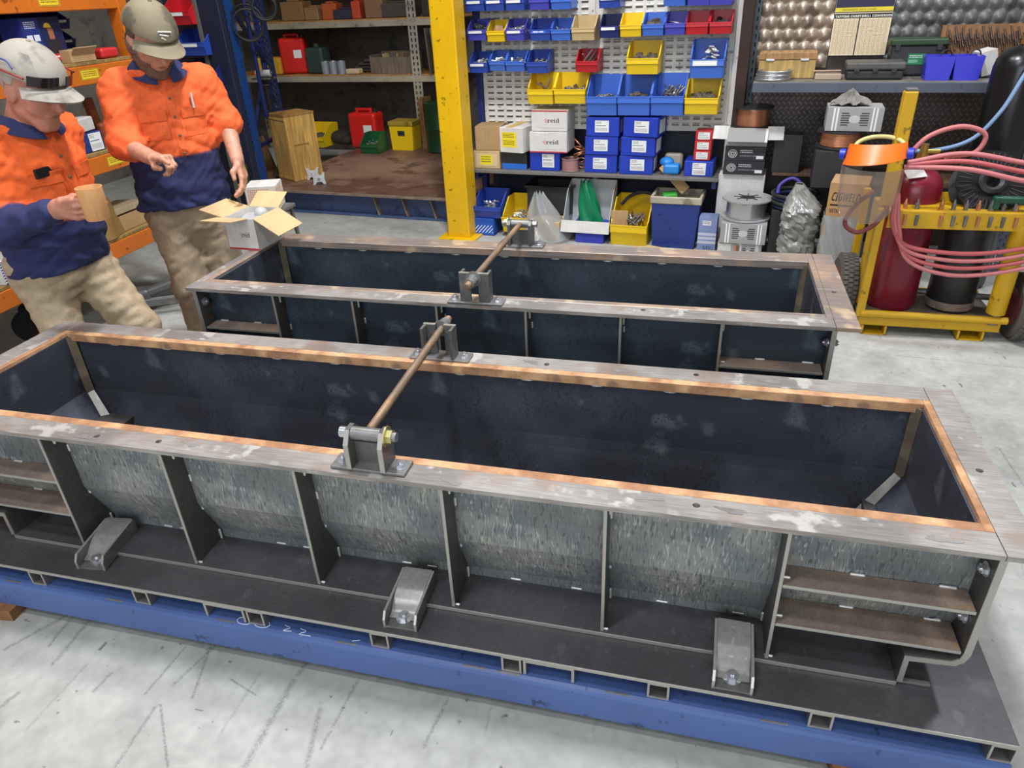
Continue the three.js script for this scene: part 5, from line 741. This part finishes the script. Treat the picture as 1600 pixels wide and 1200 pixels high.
{ const t = thing('trolley_jack', 'grey trolley jack on the floor behind the legs', 'jack', [-2.98, 0, -2.14], .5); part(t, 'side_frame', [rb(.34, .05, .02, .008, 0, .085, .08), rb(.34, .05, .02, .008, 0, .085, -.08)], M.steelDk); part(t, 'lift_arm', [rb(.26, .05, .07, .015, .02, .15, 0, 0, 0, .25), cyl(.03, .03, .025, .14, .195, 0)], M.steelDk); part(t, 'pump_body', rb(.12, .07, .1, .02, -.12, .12, 0, 0, 0, 0, 2), M.steelDk);
  for (const [x, z] of [[.17, .11], [.17, -.11], [-.15, .11], [-.15, -.11]]) { const w = part(t, 'wheel', lathe([[.012, -.02], [.042, -.02], [.05, -.012], [.05, .012], [.042, .02], [.012, .02], [.012, -.02]], 24).rotateX(PI / 2).translate(x, .05, z), std({ color: C(120, 84, 84), roughness: .6 })); part(w, 'hub', cyl(.012, .012, .046, x, .05, z, PI / 2), M.zinc); } part(t, 'tie_bar', bar([.17, .05, -.12], [.17, .05, .12], .008), M.zinc); }
onRack('caster_wheel', 'black caster wheel on the floor under the orange racking', 'wheel', [lathe([[.02, -.03], [.08, -.035], [.095, -.02], [.095, .02], [.08, .035], [.02, .03]], 28).rotateX(PI / 2).translate(0, .095, 0), rb(.05, .14, .1, .01, 0, .15, 0)], M.rubber, -3.45, 0, -1.62, .6);
{ const t = thing('grid_mat', 'red plastic grid tray leaning on the floor by the racking', 'tray', [-3.12, 0, -1.42], .25); const g = []; for (let i = 0; i <= 8; i++) g.push(bx(.008, .018, .3, -.14 + i * .035, .1, 0, 0, 0, 0), bx(.28, .018, .008, 0, .1, -.15 + i * .0375)); part(t, 'grid_bars', g, std({ color: C(176, 50, 34), roughness: .6 })); part(t, 'tray_feet', [rb(.28, .09, .02, .003, 0, .045, .14), rb(.28, .09, .02, .003, 0, .045, -.14)], M.black); }

// ---------------------------------------------------------------- cartons by the rear mould
function openCarton(label, x, y, z, w, h, d, turn, print) {
  const t = thing('lettered_carton', label, 'box', [x, y, z], turn); const kr = M.cardLt, th = .003;
  part(t, 'walls', [box2(-w / 2, w / 2, 0, h, d / 2 - th, d / 2), box2(-w / 2, w / 2, 0, h, -d / 2, -d / 2 + th), box2(-w / 2, -w / 2 + th, 0, h, -d / 2, d / 2), box2(w / 2 - th, w / 2, 0, h, -d / 2, d / 2), box2(-w / 2, w / 2, 0, th, -d / 2, d / 2)], M.white);
  const fl = (name, geo) => part(t, name, geo, kr);
  fl('flap', bx(w, th, .11, 0, 0, .055, 0, 0, 0).rotateX(-.15).translate(-.03, h, d / 2)); fl('flap', bx(w, th, .10, 0, 0, -.05).rotateX(.5).translate(0, h, -d / 2)); fl('flap', bx(.13, th, d, .065, 0, 0).rotateZ(-.55).translate(w / 2, h, 0)); fl('flap', bx(.12, th, d, -.06, 0, 0).rotateZ(-.25).translate(-w / 2, h, 0));
  part(t, 'print', decal(w * .62, h * .5, w * .1, h * .48, d / 2 + .0012), print, { keepuv: true }); part(t, 'red_stripe', decal(w, h * .05, 0, h * .04, d / 2 + .0012), K.cartonRed, { keepuv: true });
  const c = solo('wrapped_parts', 'plastic-wrapped parts inside the open lettered carton', 'parts', [rb(w * .8, .05, d * .8, .02, 0, 0, 0, .1, .2, .1, 2), sph(.03, .03, .03, -.03)], phy({ color: C(206, 208, 206), roughness: .3, transmission: .3, thickness: 0 }), [x, y + h * .7, z], turn); return t;
}
openCarton('open white reid carton with brown flaps on the rear mould corner', -1.748, .697, -1.455, .155, .14, .19, -.05, P.reid);
{ const om = lines(128, 128, '#e2d8cc', (g) => { g.fillStyle = '#e0742c'; for (let i = 0; i < 10; i++) for (let j = 0; j < 9 - i * .6; j++) g.fillRect(10 + i * 9, 14 + j * 9, 5, 5); g.fillStyle = '#e6d42e'; g.beginPath(); g.arc(22, 100, 20, 0, 7); g.fill(); g.strokeStyle = '#d8702c'; g.lineWidth = 6; g.beginPath(); g.arc(106, 66, 9, 0, 7); g.stroke(); });
  const s = thing('steel_stool', 'plain grey steel stool under the orange-dotted carton', 'stool', [-1.93, 0, -1.86]); part(s, 'seat', rb(.2, .02, .2, .006, 0, .735, 0), M.steelDk); for (const [a, b] of [[-1, -1], [1, -1], [-1, 1], [1, 1]]) part(s, 'leg', bar([a * .08, .73, b * .08], [a * .12, 0, b * .12], .011), M.steelDk);
  const t = thing('dotted_carton', 'white carton with orange dots and yellow star under the hanging hand', 'box', [-1.93, .746, -1.86], .35); part(t, 'box_body', rb(.15, .12, .15, .003, 0, .06, 0), M.white); part(t, 'print', decal(.146, .116, 0, .06, .0762), om, { keepuv: true }); part(t, 'print', decal(.146, .116, .0762, .06, 0, 0, PI / 2), om, { keepuv: true }); }
// ---------------------------------------------------------------- people
const h3 = (x, y, z) => LAT[(Math.imul(x, 374761393) + Math.imul(y, 668265263) + Math.imul(z, 1274126177) >>> 9) & 4095];
function n3(x, y, z) { const i = Math.floor(x), j = Math.floor(y), k = Math.floor(z); let u = x - i, v = y - j, w = z - k; u = u * u * (3 - 2 * u); v = v * v * (3 - 2 * v); w = w * w * (3 - 2 * w);
  return lerp(lerp(lerp(h3(i, j, k), h3(i + 1, j, k), u), lerp(h3(i, j + 1, k), h3(i + 1, j + 1, k), u), v), lerp(lerp(h3(i, j, k + 1), h3(i + 1, j, k + 1), u), lerp(h3(i, j + 1, k + 1), h3(i + 1, j + 1, k + 1), u), v), w) - .5; }
const smin = (a, b, k) => { const h = Math.max(k - Math.abs(a - b), 0) / k; return Math.min(a, b) - h * h * k * .25; };
const cap = (p, c) => { const a = c[0], bxx = c[1].x - a.x, byy = c[1].y - a.y, bzz = c[1].z - a.z, x = p.x - a.x, y = p.y - a.y, z = p.z - a.z; const t = clamp((x * bxx + y * byy + z * bzz) / (bxx * bxx + byy * byy + bzz * bzz + 1e-9)); const dx = x - bxx * t, dy = y - byy * t, dz = z - bzz * t; return Math.sqrt(dx * dx + dy * dy + dz * dz) - lerp(c[2], c[3], t); };
// surface nets over a box of space
function nets(f, lo, hi, s, colour) {
  const nx = Math.ceil((hi.x - lo.x) / s), ny = Math.ceil((hi.y - lo.y) / s), nz = Math.ceil((hi.z - lo.z) / s), N1 = nx + 1, N2 = N1 * (ny + 1), F = new Float32Array(N2 * (nz + 1)), p = V(0, 0, 0);
  for (let k = 0; k <= nz; k++) for (let j = 0; j <= ny; j++) for (let i = 0; i <= nx; i++) { p.set(lo.x + i * s, lo.y + j * s, lo.z + k * s); F[i + j * N1 + k * N2] = f(p); }
  const id = new Int32Array(nx * ny * nz).fill(-1), pos = [], col = [], E = [[0, 1], [0, 2], [0, 4], [1, 3], [1, 5], [2, 3], [2, 6], [3, 7], [4, 5], [4, 6], [5, 7], [6, 7]], g = new Float32Array(8);
  for (let k = 0; k < nz; k++) for (let j = 0; j < ny; j++) for (let i = 0; i < nx; i++) {
    let m = 0; for (let q = 0; q < 8; q++) { g[q] = F[i + (q & 1) + (j + (q >> 1 & 1)) * N1 + (k + (q >> 2)) * N2]; if (g[q] < 0) m |= 1 << q; } if (m === 0 || m === 255) continue;
    let x = 0, y = 0, z = 0, c = 0; for (const [a, b] of E) if ((m >> a & 1) !== (m >> b & 1)) { const t = g[a] / (g[a] - g[b]); x += lerp(a & 1, b & 1, t); y += lerp(a >> 1 & 1, b >> 1 & 1, t); z += lerp(a >> 2, b >> 2, t); c++; }
    id[i + j * nx + k * nx * ny] = pos.length / 3; x = lo.x + (i + x / c) * s; y = lo.y + (j + y / c) * s; z = lo.z + (k + z / c) * s; pos.push(x, y, z); if (colour) { const q = colour(p.set(x, y, z)); col.push(q[0], q[1], q[2]); }
  }
  const idx = [], at = (i, j, k) => id[i + j * nx + k * nx * ny], quad = (a, b, c, d, flip) => flip ? idx.push(a, c, b, a, d, c) : idx.push(a, b, c, a, c, d);
  for (let k = 1; k < nz; k++) for (let j = 1; j < ny; j++) for (let i = 1; i < nx; i++) {
    const o = F[i + j * N1 + k * N2] < 0;
    if (o !== F[i + 1 + j * N1 + k * N2] < 0 && i < nx) quad(at(i, j - 1, k - 1), at(i, j, k - 1), at(i, j, k), at(i, j - 1, k), !o);
    if (o !== F[i + (j + 1) * N1 + k * N2] < 0 && j < ny) quad(at(i - 1, j, k - 1), at(i - 1, j, k), at(i, j, k), at(i, j, k - 1), !o);
    if (o !== F[i + j * N1 + (k + 1) * N2] < 0 && k < nz) quad(at(i - 1, j - 1, k), at(i, j - 1, k), at(i, j, k), at(i - 1, j, k), !o);
  }
  let G = new THREE.BufferGeometry(); G.setAttribute('position', new THREE.Float32BufferAttribute(pos, 3)); if (colour) G.setAttribute('color', new THREE.Float32BufferAttribute(col, 3)); G.setIndex(idx); G.computeVertexNormals();
  return clean(G);
}
const lin = (r, g, b) => { const c = C(r, g, b); return [c.r, c.g, c.b]; };
function bounds(pts, pad) { const b = new THREE.Box3().setFromPoints(pts); b.expandByScalar(pad); return [b.min, b.max]; }
// hand as bone capsules: wrist, direction to the fingertips, palm side, thumb side
function handCaps(W, d, n, s, curl, spread = 0, thumbIn = .4) {
  const A = (o, ...k) => { const q = o.clone(); for (let i = 0; i < k.length; i += 2) q.addScaledVector(k[i], k[i + 1]); return q; }, out = [], side = [.031, .011, -.010, -.029], len = [.95, 1.04, .97, .78];
  for (let j = 0; j < 4; j++) { const base = A(W, d, .088 - .006 * Math.abs(j - 1), s, side[j]); out.push([A(W, s, side[j] * .55), base, .0165, .0125]);
    let a = 0, q = base; [[.046, .85], [.028, 1.1], [.022, .7]].forEach(([L, k], i) => { a += curl[j] * k; const e = A(q, d, Math.cos(a) * L * len[j], n, Math.sin(a) * L * len[j], s, side[j] * spread); out.push([q, e, .0102 - .0006 * i, .0096 - .0008 * i]); q = e; }); }
  const b = A(W, d, .028, s, .026), m = A(b, d, .026, s, .026 * (1 - thumbIn), n, .02 + .02 * thumbIn), e = A(m, d, .03, s, .006 - .02 * thumbIn, n, .012 * thumbIn);
  out.push([A(W, d, .012, s, .012), b, .017, .016], [b, m, .0145, .012], [m, e, .0118, .0095]); return out;
}
function makePerson(o) {
  const J = {}; for (const k in o.J) J[k] = V(...o.J[k]);
  const t = thing('person', o.label, 'person', [o.at[0], 0, o.at[1]]); t.off = V(o.at[0], 0, o.at[1]);
  const Fd = V(...o.face).normalize(), L = V(Fd.z, 0, -Fd.x), q = V(0, 0, 0);
  // torso: ellipse sections along the spine
  const spine = [[J.hem, ...o.sec[0]], [J.belly, ...o.sec[1]], [J.chest, ...o.sec[2]], [J.neck, ...o.sec[3]]];
  const torso = (p, g) => { const y = clamp((p.y - J.hem.y) / (J.neck.y - J.hem.y)); let i = 0; while (i < 2 && p.y > spine[i + 1][0].y) i++; const A = spine[i], B = spine[i + 1], f = sm(0, 1, clamp((p.y - A[0].y) / (B[0].y - A[0].y))); const ft = clamp((p.y - A[0].y) / (B[0].y - A[0].y));
    const cx = lerp(A[0].x, B[0].x, ft), cz = lerp(A[0].z, B[0].z, ft), a = lerp(A[1], B[1], f) + g, b = lerp(A[2], B[2], f) + g; const l = (p.x - cx) * L.x + (p.z - cz) * L.z, r = (p.x - cx) * Fd.x + (p.z - cz) * Fd.z; const k = Math.sqrt((l / a) ** 2 + (r / b) ** 2); return Math.max((k - 1) * Math.min(a, b), p.y - J.neck.y - .012, J.hem.y - p.y); };
  // --- head frame
  const hf = V(...o.look).normalize(), hl = V(0, 1, 0).cross(hf).normalize().applyAxisAngle(hf, o.roll ?? 0), hu = hf.clone().cross(hl), H = J.head;
  const hp = (f, u, l) => H.clone().addScaledVector(hf, f).addScaledVector(hu, u).addScaledVector(hl, l);
  const ell = (p, c, rf, ru, rl) => { q.copy(p).sub(c); const a = q.dot(hf) / rf, b = q.dot(hu) / ru, c2 = q.dot(hl) / rl, k = Math.sqrt(a * a + b * b + c2 * c2); return (k - 1) * Math.min(rf, ru, rl); };
  const hc = { cr: hp(-.012, .03, 0), fa: hp(.022, -.045, 0), e1: hp(-.012, -.018, .079), e2: hp(-.012, -.018, -.079) };
  const neckA = hp(-.03, -.07, 0), nose = [hp(.088, .008, 0), hp(.112, -.034, 0), .010, .0155], chin = [hp(.060, -.112, .012), hp(.060, -.112, -.012), .026, .026], brow = [hp(.08, .022, .032), hp(.08, .022, -.032), .016, .016], lips = [hp(.083, -.066, .018), hp(.083, -.066, -.018), .009, .009], cheeks = [[hp(.06, -.03, .04), hp(.05, -.05, .045), .026, .02], [hp(.06, -.03, -.04), hp(.05, -.05, -.045), .026, .02]], jaw = [[hp(.0, -.075, .05), hp(.055, -.108, .018), .02, .022], [hp(.0, -.075, -.05), hp(.055, -.108, -.018), .02, .022]];
  const headF = (p) => { let d = smin(ell(p, hc.cr, .100, .105, .080), ell(p, hc.fa, .072, .088, .064), .03); for (const c of [brow, chin, ...cheeks, ...jaw]) d = smin(d, cap(p, c), .018); d = smin(d, cap(p, nose), .010); d = smin(d, cap(p, lips), .008); d = smin(d, Math.min(ell(p, hc.e1, .027, .035, .013), ell(p, hc.e2, .027, .035, .013)), .008); d = smin(d, cap(p, [neckA, J.neck, .058, .064]), .03); return d; };
  // --- bare body (skin): head, neck, arms, hands, trunk and legs in one surface
  const armsA = [], handsC = [];
  for (const S of ['R', 'L']) { armsA.push([J['sh' + S], J['el' + S], .052, .042], [J['el' + S], J['wr' + S], .042, .029]); handsC.push(handCaps(J['wr' + S], ...o.hand[S])); }
  const legs = []; for (const S of ['R', 'L']) legs.push([J['hip' + S], J['kn' + S], .082, .056], [J['kn' + S], J['an' + S], .056, .042], [J['an' + S], J['an' + S].clone().addScaledVector(Fd, .13).setY(.05), .045, .038]);
  const bodyF = (p) => { let d = torso(p, -.022); for (const c of armsA) d = smin(d, cap(p, c), .03); for (const c of legs) d = smin(d, cap(p, c), .04); d = smin(d, cap(p, [neckA, J.neck, .058, .064]), .03); return d; };
  const skin = o.skin, all = [...Object.values(J)];
  const parts = [nets(bodyF, ...bounds(all.filter((v) => v !== J.head), .14), .014)];
  parts.push(nets(headF, ...bounds([H], .165), .0045));
  handsC.forEach((hc2, i) => { const pts = hc2.flatMap((c) => [c[0], c[1]]); const S = i ? 'L' : 'R', fore = [J['wr' + S].clone().lerp(J['el' + S], .25), J['wr' + S], .033, .028]; parts.push(nets((p) => { let d = 1; hc2.forEach((c) => { d = smin(d, cap(p, c), .007); }); return smin(d, cap(p, fore), .02); }, ...bounds([...pts, fore[0]], .03), .0038)); });
  const body = part(t, 'body', parts, std({ color: C(...skin), map: T.cloth, roughness: .55 }));
  // --- trousers
  const fold = (p, k) => .010 * n3(p.x * 16 * k, p.y * 24 * k, p.z * 16 * k) + .007 * n3(p.x * 38, p.y * 46 + p.x * 20, p.z * 38);
  const pelvis = J.hipR.clone().lerp(J.hipL, .5), waist = pelvis.clone().lerp(J.hem, .0).setY(J.hem.y + .06);
  const trF = (p) => { q.copy(p).sub(pelvis); const l = q.dot(L), f = q.dot(Fd), u = p.y - pelvis.y; let d = (Math.sqrt((l / o.hipw[0]) ** 2 + (f / o.hipw[1]) ** 2 + (u / .15) ** 2) - 1) * .12; for (const S of ['R', 'L']) { d = smin(d, cap(p, [J['hip' + S], J['kn' + S], .104, .083]), .05); d = smin(d, cap(p, [J['kn' + S], J['an' + S], .083, .076]), .04); } const cr = n3(p.x * 8 + p.y * 5, p.y * 21 - p.x * 10, p.z * 9), c2 = n3(p.x * 20, p.y * 34 + p.z * 16, p.z * 22); return Math.max(d + .9 * fold(p, 1) + .022 * (.2 - Math.abs(cr)) + .010 * (.2 - Math.abs(c2)), .04 - p.y); };
  const trGeo = nets(trF, ...bounds([J.hipR, J.hipL, J.anR, J.anL, J.knR, J.knL, waist], .17), .0105);
  part(t, 'trousers', trGeo, std({ color: C(...o.pants), map: T.cloth, roughness: .9 }));
  for (const S of ['R', 'L']) part(t, 'boot', nets((p) => Math.max(smin(cap(p, [J['an' + S].clone().setY(.11), J['an' + S].clone().setY(.05), .058, .05]), cap(p, [J['an' + S].clone().setY(.045), J['an' + S].clone().addScaledVector(Fd, .16).setY(.042), .05, .042]), .03), -p.y), ...bounds([J['an' + S], J['an' + S].clone().addScaledVector(Fd, .16)], .12), .01), std({ color: C(70, 54, 42), roughness: .7 }));
  // --- shirt
  const sl = o.sleeve; const shoulders = [J.shR, J.shL].map((v) => v.clone()), endR = J.elR.clone().lerp(J.wrR, sl.R), endL = J.elL.clone().lerp(J.wrL, sl.L);
  const yoke = [J.shR.clone().lerp(J.neck, .12), J.shL.clone().lerp(J.neck, .12), .064, .064];
  const shF = (p) => { let d = torso(p, 0); d = smin(d, cap(p, yoke), .05); d = smin(d, cap(p, [J.shR, J.elR, .076, .066]), .04); d = smin(d, cap(p, [J.shL, J.elL, .076, .066]), .04);
    if (sl.R > 0) d = smin(d, cap(p, [J.elR, endR, .067, o.cuff]), .03); if (sl.L > 0) d = smin(d, cap(p, [J.elL, endL, .067, o.cuff]), .03);
    const cr = n3(p.x * 11 + p.y * 16, p.y * 9 - p.x * 5, p.z * 11 - p.y * 14); const c2 = n3(p.x * 26 - p.y * 22, p.y * 15 + p.z * 9, p.z * 24 + p.y * 20); d += .6 * fold(p, 1) + .026 * (.2 - Math.abs(cr)) + .016 * (.2 - Math.abs(c2)); const up = q.copy(p).sub(J.neck); const nk = cap(p, [J.neck.clone().setY(J.neck.y - .03), neckA, .066, .07]); return Math.max(d, -nk, J.hem.y + .014 * n3(p.x * 12, 3, p.z * 12) - p.y); };
  const orangeC = lin(...o.orange), navyC = lin(46, 54, 98);
  const shGeo = nets(shF, ...bounds([J.hem, J.neck, J.shR, J.shL, J.elR, J.elL, endR, endL, J.belly, J.chest], .17), .0075, (p) => mixc(navyC, orangeC, sm(-.005, .005, o.navy(p, J, cap))));
  const shirt = part(t, 'shirt', shGeo, std({ vertexColors: true, map: T.cloth, roughness: .85 }), { label: 'orange and navy long-sleeved work shirt' });
  // collar
  const col = (s) => sheet((u, v) => { const a = lerp(.25, 2.75, u) * s, c = J.neck.clone().addScaledVector(Fd, Math.cos(a) * (.080 + .036 * v + .016 * v * Math.max(0, Math.cos(a)))).addScaledVector(L, Math.sin(a) * (.082 + .04 * v)); return [c.x, J.neck.y + .052 - .040 * v - .03 * Math.max(0, Math.cos(a)) - .022 * v * Math.max(0, Math.cos(a)), c.z]; }, 14, 3, .004);
  for (const s of [1, -1]) part(shirt, 'collar', col(s), std({ color: C(44, 52, 96), map: T.cloth, roughness: .85 }));
  // chest pockets and placket follow the front of the torso
  const front = (l, y, out = .008) => { let b = .05; const pt = V(0, 0, 0); let best = 0; for (let r = .02; r < .3; r += .004) { pt.copy(J.chest).setY(y).addScaledVector(L, l).addScaledVector(Fd, r); if (shF(pt) < 0) best = r; } return J.chest.clone().setY(y).addScaledVector(L, l).addScaledVector(Fd, best + out); };
  const patch = (l0, l1, y0, y1, nu, nv, out, th) => sheet((u, v) => { const c = front(lerp(l0, l1, u), lerp(y1, y0, v), out); return [c.x, c.y, c.z]; }, nu, nv, -th);
  const oc = std({ color: C(...o.orange).multiplyScalar(.96), map: T.cloth, roughness: .85 });
  for (const s of [1, -1]) { part(shirt, 'pocket', patch(s * .035, s * .135, J.chest.y - .12, J.chest.y - .01, 6, 6, .004, .003), oc); part(shirt, 'pocket_flap', patch(s * .032, s * .138, J.chest.y - .045, J.chest.y, 6, 3, .009, .003), oc); }
  part(shirt, 'placket', patch(-.016, .016, o.navyY, J.neck.y - .07, 3, 18, .006, .003), oc);
  part(shirt, 'buttons', [0, 1, 2, 3].map((i) => { const c = front(0, J.chest.y + .04 - i * .075, .009); return sph(.006, c.x, c.y, c.z); }), M.khaki);
  // --- head dress
  const capMat = std({ color: C(...o.capCol), map: T.grime, roughness: .85 });
  const crownF = (p) => { const a = ell(p, hp(-.008, .034, 0), .126, .118, .102); q.copy(p).sub(H); return Math.max(a + .0, -(ell(p, hp(-.012, .03, 0), .101, .104, .083)), .018 + .10 * Math.max(0, -q.dot(hf) - .05) - q.dot(hu)); };
  const capM = part(t, 'cap', nets(crownF, ...bounds([hp(0, .05, 0)], .15), .0048), capMat);
  part(capM, 'brim', sheet((u, v) => { const a = lerp(-1.15, 1.15, u), c = hp(Math.cos(a) * (.108 + .088 * v) - .008 - .02 * v * (1 - Math.cos(a)), .034 - .014 * v - (.012 + .014 * v) * (Math.abs(a) / 1.15) ** 2, Math.sin(a) * (.096 + .014 * v)); return [c.x, c.y, c.z]; }, 20, 8, .005), capMat);
  part(capM, 'cap_button', [sph(.008, ...hp(-.012, .152, 0).toArray())], capMat);
  // eyes and mouth
  for (const s of [1, -1]) { const e = part(body, 'eye', sph(.0125, ...hp(.072, .002, s * .032).toArray()), std({ color: C(226, 216, 206), roughness: .3 })); part(e, 'iris', sph(.006, ...hp(.082, -.002, s * .032).toArray()), std({ color: C(60, 48, 40), roughness: .2 })); part(body, 'eyelid', sph(.0140, ...hp(.071, .0055, s * .032).toArray(), 1, .8, 1), std({ color: C(...skin).multiplyScalar(.92), roughness: .6 })); }
  part(body, 'mouth', tube([hp(.086, -.070, .022), hp(.094, -.069, 0), hp(.086, -.070, -.022)], .0035, 12, 6), std({ color: C(150, 86, 76), roughness: .6 }));
  o.extra?.({ t, body, shirt, capM, J, H, hp, hf, hu, hl, Fd, L, headF, ell, cap, front, patch, shF, neckA });
  return t;
}
const n = (x, y, z) => V(x, y, z).normalize();
// the taller worker pointing into the mould
makePerson({ label: 'bearded person in khaki cap and orange navy work shirt, pointing into the mould', at: [-2.17, -1.6], face: [.77, 0, .64], look: [.80, -.52, .46], roll: -.05, skin: [206, 150, 122], pants: [178, 158, 130], orange: [250, 110, 52], capCol: [166, 156, 130],
  J: { head: [-2.075, 1.535, -1.51], neck: [-2.14, 1.405, -1.57], chest: [-2.15, 1.27, -1.58], belly: [-2.155, 1.07, -1.57], hem: [-2.175, .835, -1.58], shR: [-2.265, 1.345, -1.455], shL: [-2.04, 1.345, -1.725], elR: [-2.225, 1.145, -1.36], elL: [-1.965, 1.18, -1.73], wrR: [-2.02, 1.105, -1.27], wrL: [-1.868, 1.035, -1.61], hipR: [-2.235, .80, -1.53], hipL: [-2.125, .80, -1.67], knR: [-2.20, .46, -1.50], knL: [-2.09, .46, -1.66], anR: [-2.22, .09, -1.53], anL: [-2.10, .09, -1.70] },
  sec: [[.205, .145], [.195, .15], [.205, .135], [.125, .085]], hipw: [.175, .135], sleeve: { R: .18, L: .12 }, cuff: .064, navyY: 1.075, navy: (p, J, cp) => Math.max(p.y - 1.075, -cp(p, [J.shR, J.elR, .1, .088])),
  hand: { R: [n(.93, .12, .35), n(.2, -.95, .2), n(-.25, .1, .95), [.15, 1.15, 1.25, 1.3], .1, .6], L: [n(.35, -.9, .25), n(-.4, -.1, -.9).cross(n(0, 1, 0)).normalize().negate(), n(.3, .1, .95), [.35, .4, .45, .5], .25, .2] },
  extra: ({ t, body, capM, hp, headF, shirt, J, H, hu, hf, hl, front }) => {
    const q = V(0, 0, 0);
    part(body, 'beard', nets((p) => { q.copy(p).sub(H); const u = q.dot(hu), f = q.dot(hf); return Math.max(headF(p) - .004 - .006 * n3(p.x * 110, p.y * 110, p.z * 110), u + .058 + .012 * n3(p.x * 60, p.y * 60, p.z * 60) - sm(.06, -.01, f) * .05, -.025 - f, -(u + .15), .022 - Math.hypot(u + .067, Math.abs(q.dot(hl)) * .55) - (f < .06 ? 1 : 0)); }, H.clone().addScalar(-.17), H.clone().addScalar(.17), .005), std({ color: C(122, 98, 82), map: T.cloth, roughness: .95 }));
    part(body, 'hair', nets((p) => { q.copy(p).sub(H); return Math.max(headF(p) - .005, q.dot(hf) - .02, -(q.dot(hu) + .05), q.dot(hu) - .06, Math.abs(q.dot(hf) + .01) < .03 ? q.dot(hu) * -1 + .012 : -1); }, H.clone().addScalar(-.16), H.clone().addScalar(.16), .006), std({ color: C(92, 78, 68), roughness: .95 }));
    part(capM, 'emblem', [0, 1, 2].map((i) => { const a = hp(.104 + .004 * i, .088 - .014 * i, .028 - .012 * i), b = hp(.106 + .004 * i, .091 - .010 * i, -.026 + .006 * i); return bar(a, b, .0035, 6); }), std({ color: C(206, 206, 196), roughness: .6 }));
    const c = front(.09, J.chest.y + .02, .012); part(shirt, 'pen', bar([c.x, c.y - .03, c.z], [c.x, c.y + .03, c.z], .005), M.white);
  } });
// the other worker with a mug
makePerson({ label: 'person in pale cap with sunglasses on it, orange navy shirt, holding a mug', at: [-2.30, -.95], face: [1, 0, .06], look: [.93, -.40, .06], roll: .0, skin: [202, 138, 114], pants: [190, 170, 138], orange: [252, 108, 42], capCol: [212, 206, 194],
  J: { head: [-2.135, 1.425, -.92], neck: [-2.255, 1.290, -.94], chest: [-2.275, 1.145, -.94], belly: [-2.285, .95, -.94], hem: [-2.33, .755, -.95], shR: [-2.29, 1.225, -.765], shL: [-2.275, 1.235, -1.11], elR: [-2.27, .965, -.73], elL: [-2.37, .97, -1.10], wrR: [-1.975, 1.055, -.70], wrL: [-2.40, .74, -1.09], hipR: [-2.36, .77, -.865], hipL: [-2.31, .77, -1.03], knR: [-2.32, .45, -.84], knL: [-2.14, .45, -1.04], anR: [-2.36, .09, -.89], anL: [-2.16, .09, -1.08] },
  sec: [[.20, .165], [.195, .175], [.205, .15], [.12, .09]], hipw: [.175, .15], sleeve: { R: .86, L: .86 }, cuff: .046, navyY: .965, navy: (p, J, cp) => Math.min(p.y - .965, cp(p, [J.elR.clone().lerp(J.wrR, .15), J.wrR, .078, .07]), cp(p, [J.elL.clone().lerp(J.wrL, .15), J.wrL, .078, .07])),
  hand: { R: [n(.95, .05, .1), n(.15, -.1, -.98), n(.05, .98, .1), [.55, .6, .65, .7], 0, .5], L: [n(.15, -.98, 0), n(-.1, 0, 1), n(.98, .15, 0), [.4, .45, .5, .55], .1, .3] },
  extra: ({ t, body, capM, hp, headF, shirt, J, H, hu, hf, hl, patch, front }) => {
    const q = V(0, 0, 0);
    part(body, 'hair', nets((p) => { q.copy(p).sub(H); return Math.max(headF(p) - .004, q.dot(hf) - .0, -(q.dot(hu) + .055), q.dot(hu) - .06, Math.abs(q.dot(hf) + .012) < .032 ? .012 - q.dot(hu) : -1); }, H.clone().addScalar(-.16), H.clone().addScalar(.16), .006), std({ color: C(176, 168, 158), roughness: .95 }));
    part(shirt, 'phone', front && [(() => { const c = front(-.085, J.chest.y - .0, .014); return rb(.012, .035, .085, .004, c.x, c.y, c.z, 0, .0, 0); })()], M.blackGloss, { label: 'dark phone in the chest pocket' });
    const g = thing('sunglasses', 'sunglasses with blue cord resting on the pale cap', 'sunglasses', hp(0, .06, 0).toArray()); g.off = hp(0, .06, 0); const W = (f, u, l) => hp(f, u, l);
    for (const s of [1, -1]) { part(g, 'lens', sheet((u, v) => { const a = s * lerp(.12, .95, u), c = W(Math.cos(a) * .132 - .008, .084 - .034 * v - .008 * u, Math.sin(a) * .112); return [c.x, c.y, c.z]; }, 10, 4, .003), std({ color: C(34, 26, 26), roughness: .12 })); part(g, 'arm', tube([W(.07, .068, s * .104), W(0, .066, s * .110), W(-.07, .058, s * .098), W(-.12, .04, s * .06)], .0035, 20, 6), std({ color: C(150, 60, 56), roughness: .4 })); }
    part(g, 'cord', tube([W(.03, .086, -.106), W(.0, .1, -.102), W(-.06, .086, -.1), W(-.11, .06, -.078), W(-.138, .03, -.02)], .003, 24, 6), std({ color: C(60, 80, 140), roughness: .6 }));
  } });
{ const mx = -1.835, my = 1.02, mz = -.715, t = thing('mug', 'tan ceramic mug held in front of the orange shirt', 'mug', [mx, my, mz]); const mm = std({ color: C(226, 170, 112), roughness: .35 });
  part(t, 'mug_body', lathe([[0, 0], [.036, 0], [.040, .006], [.042, .105], [.0425, .11], [.039, .11], [.037, .1], [.035, .012], [0, .01]], 32), mm); part(t, 'handle', tor(.028, .007, -.045, .056, 0, 0, 0, 0, 20, 8), mm); part(t, 'coffee', cyl(.037, .037, .002, 0, .085, 0), std({ color: C(80, 48, 28), roughness: .2 })); }
renderer.render(scene, camera);
